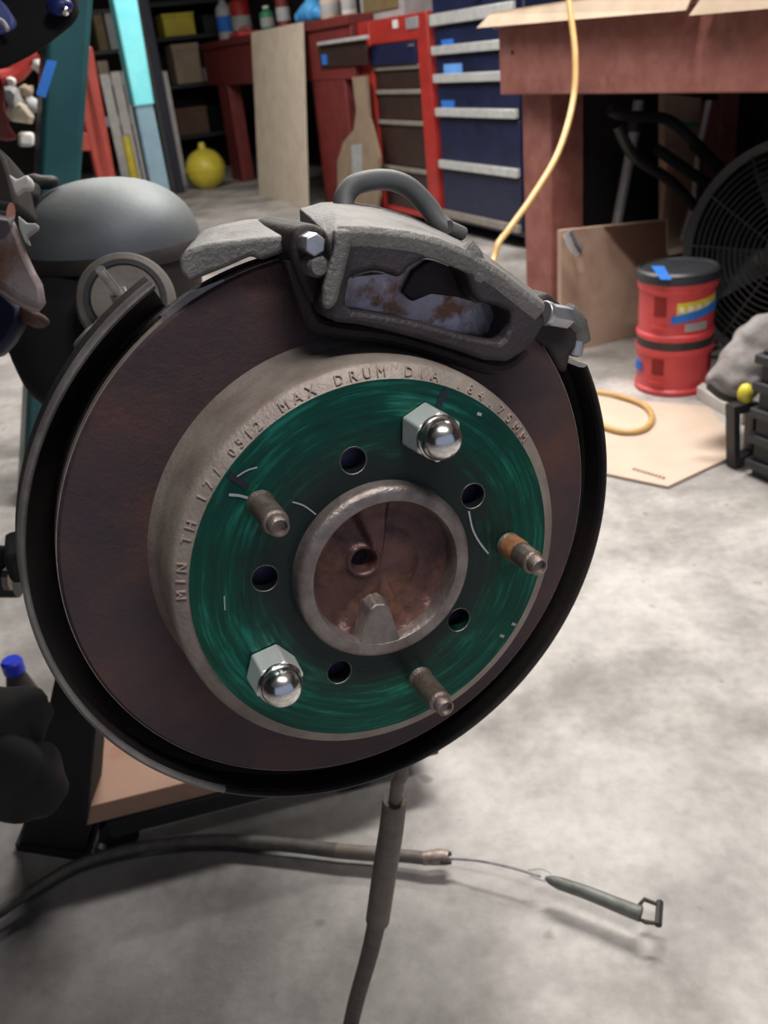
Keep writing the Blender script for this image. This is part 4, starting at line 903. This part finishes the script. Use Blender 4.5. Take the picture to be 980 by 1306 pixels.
# ---- caliper
cal = thing('brake_caliper', 'grey cast iron brake caliper clamped over the top of the disc', 'caliper', mtx=RM)
out = [(436, 296), (470, 296), (520, 300), (560, 308), (600, 325), (640, 350), (672, 376), (692, 392), (698, 410), (686, 430), (668, 450), (648, 462), (620, 460), (585, 448), (540, 434), (490, 421), (455, 414), (432, 412), (414, 403), (408, 388), (414, 362), (422, 330), (428, 306)]
inn = [(446, 358), (452, 350), (478, 344), (502, 350), (510, 356), (522, 342), (540, 331), (562, 327), (582, 335), (596, 352), (604, 376), (614, 386), (634, 390), (652, 398), (653, 412), (646, 430), (640, 437), (600, 430), (560, 418), (520, 408), (480, 401), (450, 397), (441, 388)]
WF = -.012
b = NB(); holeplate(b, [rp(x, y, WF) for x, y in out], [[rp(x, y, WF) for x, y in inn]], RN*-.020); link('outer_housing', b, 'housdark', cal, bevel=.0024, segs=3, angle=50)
fold = [(418, 300), (432, 288), (470, 288), (520, 294), (560, 303), (600, 320), (640, 345), (672, 371), (696, 390)]
back = [(382, 266), (410, 258), (440, 257), (480, 262), (522, 275), (562, 293), (606, 314), (650, 347), (690, 377)]
midp = [(396, 278), (424, 268), (460, 270), (505, 279), (545, 293), (585, 309), (625, 330), (664, 358), (694, 383)]
def inward(p, d):
    q = p-RC; q = q-RN*q.dot(RN); return p-q.normalized()*d
b = NB(); secs = []
for lst, wv, th in ((fold, -.0125, .010), (midp, -.052, .010), (back, -.098, .020)):
    up_ = [rp(x, y, wv) for x, y in lst]; dn_ = [inward(p, th) for p in up_]
    secs.append([b.verts.new(p) for p in up_+dn_[::-1]])
fr2 = [b.verts.new(inward(v.co+RN*.0020, .0030)) for v in secs[0][:9]]; fr3 = [b.verts.new(inward(v.co+RN*.0006, .0085)) for v in secs[0][:9]]
k_ = 18
for q in range(2):
    for i in range(k_): b.faces.new((secs[q][i], secs[q+1][i], secs[q+1][(i+1) % k_], secs[q][(i+1) % k_]))
b.faces.new(secs[2])
for i in range(8):
    b.faces.new((secs[0][i], secs[0][i+1], fr2[i+1], fr2[i])); b.faces.new((fr2[i], fr2[i+1], fr3[i+1], fr3[i]))
    b.faces.new((fr3[i], fr3[i+1], secs[0][k_-2-i], secs[0][k_-1-i]))
b.faces.new((secs[0][0], fr2[0], fr3[0], secs[0][17])); b.faces.new((secs[0][8], secs[0][9], fr3[8], fr2[8]))
o_ = link('bridge', b, 'calip', cal, bevel=.003, segs=3, angle=60)
colm = [(424, 292), (446, 292), (450, 305), (444, 330), (436, 360), (430, 386), (420, 396), (410, 390), (412, 365), (420, 335), (427, 312)]
b = NB(); bridge(b, [rp(x, y, WF+.0075) for x, y in colm], [rp(x, y, WF-.016) for x, y in [(x+(1 if x > 425 else -3), y) for x, y in colm]]); link('left_rib', b, 'calip', cal, bevel=.0028, segs=3, angle=60)
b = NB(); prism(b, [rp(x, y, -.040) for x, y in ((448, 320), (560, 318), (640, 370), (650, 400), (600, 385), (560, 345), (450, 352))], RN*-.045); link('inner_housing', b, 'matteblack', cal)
# arched lug that hangs into the window
b = NB(); tube(b, smoothpts([rp(590, 318, -.020), rp(603, 335, -.018), rp(608, 358, -.017), rp(612, 380, -.020)], 5), [.0065]*5+[.006]*5+[.005]*5+[.0042], 14); link('arch_rib', b, 'calip', cal)
b = NB(); P_ = rp(572, 290, -.085); tube(b, [P_, rp(590, 298, -.088)], .004, 12); link('bleed_port', b, 'castgrey', cal)
# brake hose over the caliper
hp = [rp(438, 270, -.088), rp(440, 250, -.094), rp(455, 235, -.098), rp(490, 229, -.100), rp(520, 238, -.100), rp(545, 262, -.098), rp(560, 283, -.094), rp(577, 299, -.088)]
b = NB(); tube(b, smoothpts(hp, 8), .0056, 14); t = link('brake_hose', b, 'hose', None); tag(t, 'grey rubber hose arching up behind the top of the caliper', 'hose')
# ---- axle: tube, housing, cover
ax = thing('rear_axle', 'dirty axle housing with a domed grey cover behind the dust shield', 'axle', at(142, 330, 1.0))
b = NB(); cdp = 1.0; CD = at(142, 314, cdp); RD = 113/FPX*cdp
tl = (Zu+Rv*0.03).normalized()
link('cover', solidlathe(b, [(RD*1.0, .004)]+[(RD*math.cos(R(a))**.85, (.004+.067*math.sin(R(a)))) for a in range(6, 90, 7)]+[(0, .071)], CD, tl, 64), 'diff', ax, angle=50)
b = NB(); solidlathe(b, [(0, -.010), (RD*1.035, -.010), (RD*1.035, -.002), (RD*1.005, .005), (0, .005)], CD, tl, 64); link('cover_flange', b, 'diffdark', ax)
b = NB(); lathe(b, [(RD*.9, -.009), (RD*.98, -.012), (RD*.98, -.028), (RD*.9, -.07), (RD*.80, -.085), (.001, -.085), (.001, -.009)], CD, tl, 48, closed=False); link('housing', b, 'diffdark', ax)
CB2 = at(96, 442, .96)
b = NB(); blob(b, CB2, .066, 1.0, 1.0, 1.15, sub=4, jit=.10); link('lower_housing', b, 'matteblack', ax)
b = NB(); TC = at(160, 381, .86); rr1 = 60/FPX*.86
lathe(b, [(.001, .0), (rr1*.70, .0), (rr1*.76, -.004), (rr1*.76, -.014), (rr1*.86, -.014), (rr1*.86, -.002), (rr1*1.0, -.004), (rr1*1.06, -.012), (rr1*1.0, -.10), (.001, -.10)], TC, (RN+Vector((-.10, -.1, .45))).normalized(), 56, closed=False); link('tube_flange', b, 'tube', ax, angle=40)
b = NB(); lathe(b, [(rr1*.755, -.001), (rr1*.865, -.001), (rr1*.865, -.010), (rr1*.755, -.010)], TC, (RN+Vector((-.10, -.1, .45))).normalized(), 56); link('groove_ring', b, 'black', ax)  # black ring set into the groove of the flange
b = NB(); tube(b, [L(0, 0, -.084), L(0, 0, -.30), L(0, 0, -.62)], .040, 40); link('axle_tube', b, 'tube', ax)
P_ = at(155, 380, .83); Q_ = at(127, 343, .80); dd = (Q_-P_).normalized()
b = NB(); tube(b, [P_, Q_], .0042, 14); link('vent_bolt', b, 'zinc', ax)
b = NB(); hexa(b, P_-dd*.006, dd, .0095, .012, .2); link('vent_nut', b, 'tube', ax, bevel=.001)
b = NB(); tube(b, [at(130, 416, .74), at(122, 428, .74), at(108, 446, .75)], [.006, .009, .010], 12); link('line_fitting', b, 'zinc', ax)
b = NB(); blob(b, at(127, 414, .735), .0045, sub=2); link('fitting_tip', b, 'chrome', ax)
b = NB(); tube(b, smoothpts([at(60, 372, .93), at(90, 380, .92), at(118, 388, .90)], 6), .010, 10); link('weld_rib', b, 'tube', ax)
# ---- jack stand, plank, and things on the left
t = thing('jack_stand', 'black jack stand under the axle at the lower left', 'jack stand', fl(75, 1080))
q = [fl(22, 1085), fl(112, 1100), fl(135, 1030), fl(50, 1018)]
b = NB(); prism(b, q, Zu*.012); link('base_plate', b, 'matteblack', t)
cb = sum(q, Vector())/4; topc = at(112, 810, .92)
b = NB()
topq = [topc+(p-cb)*.42 for p in q]; bridge(b, [p+Zu*.012 for p in [cb+(p-cb)*.92 for p in q]], topq); link('pyramid_body', b, 'matteblack', t, bevel=.004)
b = NB(); tube(b, [topc-Zu*.02, topc+Zu*.09], .022, 16); link('post', b, 'matteblack', t)
b = NB(); box(b, topc+Zu*.09, .10, .06, .03, .3); link('saddle', b, 'matteblack', t, bevel=.006)
zp = .115
pA, pB, pC = fl(102, 1032, zp), fl(290, 985, zp), fl(88, 952, zp); ex = (pB-pA).normalized(); ey = Zu.cross(ex); 
if ey.dot(pC-pA) < 0: ey = -ey
wl = (pC-pA).dot(ey)
b = NB(); obox(b, pA-Zu*.030, ex*.42, ey*wl, Zu*.030); o_ = link('pine_block', b, 'wood', None, bevel=.0015)
tag(o_, 'short pine block lying on the black jack below the disc', 'block')
t2 = thing('floor_jack', 'low black floor jack under the pine block', 'jack', fl(260, 1050))
b = NB(); obox(b, pA+ex*.025-ey*.004-Zu*.060, ex*.46, ey*wl*.9, Zu*.0295); link('jack_arm', b, 'matteblack', t2, bevel=.004)
for off in (.03, .36):
    b = NB(); c_ = (pA+ex*off+ey*wl*.3); c_.z = .027; tube(b, [c_-ey*.010, c_+ey*.020], .027, 20); link('wheel', b, 'diffdark', t2)
    b = NB(); tube(b, [c_-ey*.012, c_-ey*.0115+Zu*.035], .010, 8); link('wheel_fork', b, 'matteblack', t2)
P_ = fl(128, 1082, .01); Q_ = fl(142, 1052, .03)
b = NB(); tube(b, [P_, Q_], .008, 14); o_ = link('caster_bolt', b, 'zinc', t2)
# plastic bottle with blue cap and dark gear on the floor at the left edge
BO = fl(14, 960); zt3 = .12
t = thing('small_bottle', 'small dark bottle with a bright blue cap at the left edge beside the stand', 'bottle', BO)
capc = at(16, 848, (BO-CP).dot(Fv)-.10)
hb = capc.z-.012; O_ = Vector((capc.x, capc.y, 0)); rB = .026
link('body', solidlathe(NB(), [(0, 0), (rB, 0), (rB, hb*.7), (rB*.7, hb*.88), (rB*.5, hb), (0, hb)], O_, Zu, 24), 'diffdark', t)
link('cap', solidlathe(NB(), [(0, hb), (rB*.62, hb), (rB*.62, hb+.018), (rB*.5, hb+.022), (0, hb+.022)], O_, Zu, 24), mat('cap_blue', (.01, .03, .5), None, .4), t)
t = thing('spare_parts', 'dark greasy machine part lying left of the stand under the blue capped bottle', 'machine part', fl(10, 1000))
for x, y, dd_, r_, m in ((-5, 930, .92, .05, 'diffdark'), (30, 915, .93, .03, 'black'), (40, 1000, .90, .035, 'matteblack'), (5, 985, .9, .05, 'matteblack')):
    b = NB(); blob(b, at(x, y, dd_), r_, sub=4, jit=.3); link('casting', b, 'matteblack', t)
# black hose pieces higher up at the left edge
t = thing('shock_absorber', 'black tube end at the left edge halfway down', 'tube', at(5, 730, .9))
b = NB(); tube(b, [at(-40, 708, .9), at(22, 712, .9)], .012, 14); link('rod', b, 'matteblack', t)
b = NB(); tube(b, [at(-40, 742, .9), at(24, 742, .9)], .016, 14); link('body', b, 'black', t)
b = NB(); tube(b, [at(8, 738, .885), at(16, 738, .885)], .012, 10); link('clamp_band', b, 'stud', t)
# ---- rust speckled bracket at the left edge
ch = [(-25, 255), (8, 262), (18, 280), (27, 300), (36, 325), (46, 346), (55, 362), (59, 386), (54, 398), (40, 392), (22, 384), (8, 374), (-25, 352)]
t = thing('frame_bracket', 'bare metal frame bracket with rust patches at the left edge', 'bracket', at(0, 330, .72))
b = NB(); bridge(b, [at(x, y, .70) for x, y in ch], [at(x-4, y+4, .76) for x, y in ch]); link('plate', b, 'chunk', t, bevel=.006, segs=3, angle=60)
b = NB(); tube(b, [at(-10, 268, .69), at(14, 272, .69)], .008, 12); link('bolt', b, 'chrome', t)
b = NB(); prism(b, [at(x, y, .70) for x, y in ((22, 274), (34, 284), (46, 284), (46, 290), (32, 300), (36, 312), (30, 308), (24, 292))], Fv*.008); link('clip', b, 'greywhite', t, bevel=.002)
b = NB(); prism(b, [at(x, y, .74) for x, y in ((9, 220), (20, 228), (34, 221), (40, 230), (38, 240), (26, 240), (18, 248))], Fv*.010); link('clip', b, 'white', t, bevel=.003)
b = NB(); prism(b, [at(x, y, .78) for x, y in ((-20, 170), (6, 200), (14, 226), (22, 262), (14, 270), (-20, 270))], Fv*.05); link('dark_body', b, 'diffdark', t, bevel=.005)  # dark body above the bracket plate
b = NB(); prism(b, [at(x, y, .80) for x, y in ((-30, 350), (8, 372), (28, 390), (26, 412), (12, 436), (-4, 452), (-30, 456))], Fv*.02); link('blue_grey_web', b, mat('deep_blue', (.008, .014, .045), None, .5), t, bevel=.006)
b = NB(); prism(b, [at(x, y, .79) for x, y in ((22, 386), (44, 394), (52, 404), (40, 412), (24, 410))], Fv*.03); link('rusty_lug', b, mat('rusty_lug', (.07, .03, .022), None, .7), t, bevel=.004)
b = NB(); blob(b, at(48, 233, .95), .014, 1.5, 1, .6, sub=3, jit=.3); blob(b, at(34, 246, .93), .014, 1, 1, 1, sub=3, jit=.3); link('bump_stop', b, 'diffdark', t)
# ---- black part in the top left corner
t = thing('vehicle_part', 'black plastic part with blue bits hanging into the top left corner', 'vehicle part', at(30, 20, .8))
b = NB(); pc = [(-30, -60), (90, -60), (102, 14), (100, 26), (88, 36), (60, 58), (38, 72), (10, 86), (-30, 96)]
bridge(b, [at(x, y, .80) for x, y in pc], [at(x-6, y, .92) for x, y in pc]); link('shell', b, 'matteblack', t, bevel=.010, segs=3)
M['periwinkle'] = mat('periwinkle_plastic', (.16, .19, .50), (.12, .15, .42), .45)
b = NB(); prism(b, [at(x, y, .795) for x, y in ((-10, -10), (6, 4), (19, 24), (18, 32), (8, 38), (-10, 42))], Fv*.03); link('blue_panel', b, 'periwinkle', t, bevel=.004)
b = NB(); tube(b, smoothpts([at(-8, 22, .788), at(4, 28, .788), at(10, 38, .788)], 5), .0022, 8); link('white_edge', b, 'white', t)
b = NB(); blob(b, at(76, 8, .79), .010, 1.2, 1, .8, sub=2); link('blue_knob', b, mat('knob_blue', (.015, .03, .20), None, .4), t)
b = NB(); blob(b, at(83, 14, .785), .004, sub=2); link('bright_screw', b, 'chrome', t)
# ================================================================== cables
P_ = [(-40, 1190, .02), (0, 1163, .02), (50, 1130, .02), (105, 1100, .02), (180, 1080, .02), (270, 1071, .02), (350, 1076, .02), (430, 1085, .02)]
pc_ = thing('parking_brake_cable', 'black parking brake cable on the floor with its bare wire and spring end', 'cable', fl(300, 1075))
b = NB(); tube(b, smoothpts([fl(x, y, z) for x, y, z in P_], 8), [.0074]*29+[.0078+.00008*i for i in range(28)], 14); link('sheath', b, 'cable', pc_)
b = NB(); tube(b, smoothpts([fl(428, 1085, .02), fl(478, 1089, .02), fl(520, 1092, .02), fl(545, 1095, .021)], 6), [.0098]*10+[.0085]*9, 14); link('ferrule_sleeve', b, 'hosedirty', pc_)
b = NB(); tube(b, [fl(540, 1095, .021), fl(560, 1093, .022), fl(572, 1094, .022)], [.0085, .0105, .0092], 12); link('rusty_clip', b, 'stud', pc_)
for dy in (-5, 6):
    b = NB(); tube(b, [fl(562, 1093+dy, .023), fl(576, 1094+dy, .023)], .0028, 8); link('clip_prong', b, 'diffdark', pc_)
b = NB(); tube(b, smoothpts([fl(572, 1095, .023), fl(610, 1098, .03), fl(650, 1106, .032), fl(690, 1118, .032)], 8), .0017, 8); link('bare_wire', b, 'zinc', pc_)
b = NB(); tube(b, smoothpts([fl(674, 1110, .032), fl(690, 1108, .034), fl(704, 1115, .034), (fl(698, 1124, .032)), fl(676, 1117, .032)], 5), .0009, 6); link('wire_loop', b, 'silverpaint', pc_)
b = NB(); tube(b, smoothpts([fl(696, 1120, .032), fl(715, 1127, .033), fl(750, 1139, .034), fl(790, 1155, .034), fl(818, 1166, .034)], 5), [.0024, .0036, .0050, .0062, .0070]+[.0078+.0001*i for i in range(16)], 14); link('spring_barrel', b, 'barrel', pc_)
hk = [(817, 1153), (822, 1147), (843, 1155), (841, 1178), (824, 1176), (815, 1172)]
b = NB(); tube(b, [fl(x, y, .034) for x, y in hk]+[fl(817, 1153, .034)], .0026, 8); link('end_hook', b, 'diffdark', pc_)
b = NB(); tube(b, [fl(842, 1150, .036), fl(840, 1180, .036)], .0042, 8); link('hook_bar', b, 'black', pc_)
b = NB(); 
for k in range(4):
    tube(b, [fl(702, 1119+k*2.0, .034), fl(812, 1153+k*4.6, .040-abs(k-1.5)*.001)], .0007, 5)
o_ = link('strand', b, 'dullalu', pc_); o_['kind'] = 'stuff'
hh = thing('hanging_hose', 'dirty rubber hose with a thick sleeve hanging from behind the disc to the floor', 'hose', fl(445, 1320))
b = NB(); tube(b, smoothpts([L(.01, -.10, -.10), at(509, 965, .61), at(507, 1000, .64), at(503, 1030, .67)], 6), .0050, 14); link('upper_hose', b, 'hosedirty', hh)
b = NB(); tube(b, smoothpts([at(504, 1018, .66), at(499, 1060, .70), at(491, 1110, .755), at(482, 1172, .83)], 6), [.0090+.00012*i for i in range(19)], 16); link('thick_sleeve', b, 'hosedirty', hh)
b = NB(); tube(b, smoothpts([at(484, 1160, .81), at(472, 1215, .88), at(455, 1275, .95), at(446, 1315, .985), at(440, 1350, .985), fl(400, 1400, .012)], 6), .0086, 14); link('lower_hose', b, 'cable', hh)

# ---- unseen underside of the axle's vehicle, added to shade the floor at left
tb = thing('shading_truck_bed', 'unseen underside of the pickup bed above the axle, added to shade the left side', 'vehicle', L(-.8, .62, -.8))
def ub(u0, u1, w0, w1, z0, z1):
    a = RU.copy(); a.z = 0; a.normalize(); c = RN.copy(); c.z = 0; c.normalize(); O = Vector((RC.x, RC.y, z0))+a*u0+c*w0
    return obox(NB(), O, a*(u1-u0), c*(w1-w0), Zu*(z1-z0))
link('shading_bed_floor', ub(-1.7, .02, -1.7, .10, 1.36, 1.40), 'matteblack', tb, smooth=False)
link('shading_bed_side', ub(-1.7, .02, .10, .13, 1.30, 1.85), 'matteblack', tb, smooth=False)
link('shading_frame_rail', ub(-1.7, -.36, -.62, -.54, 1.22, 1.36), 'matteblack', tb, smooth=False)
link('shading_frame_rail', ub(-1.7, .02, -1.50, -1.42, 1.22, 1.36), 'matteblack', tb, smooth=False)
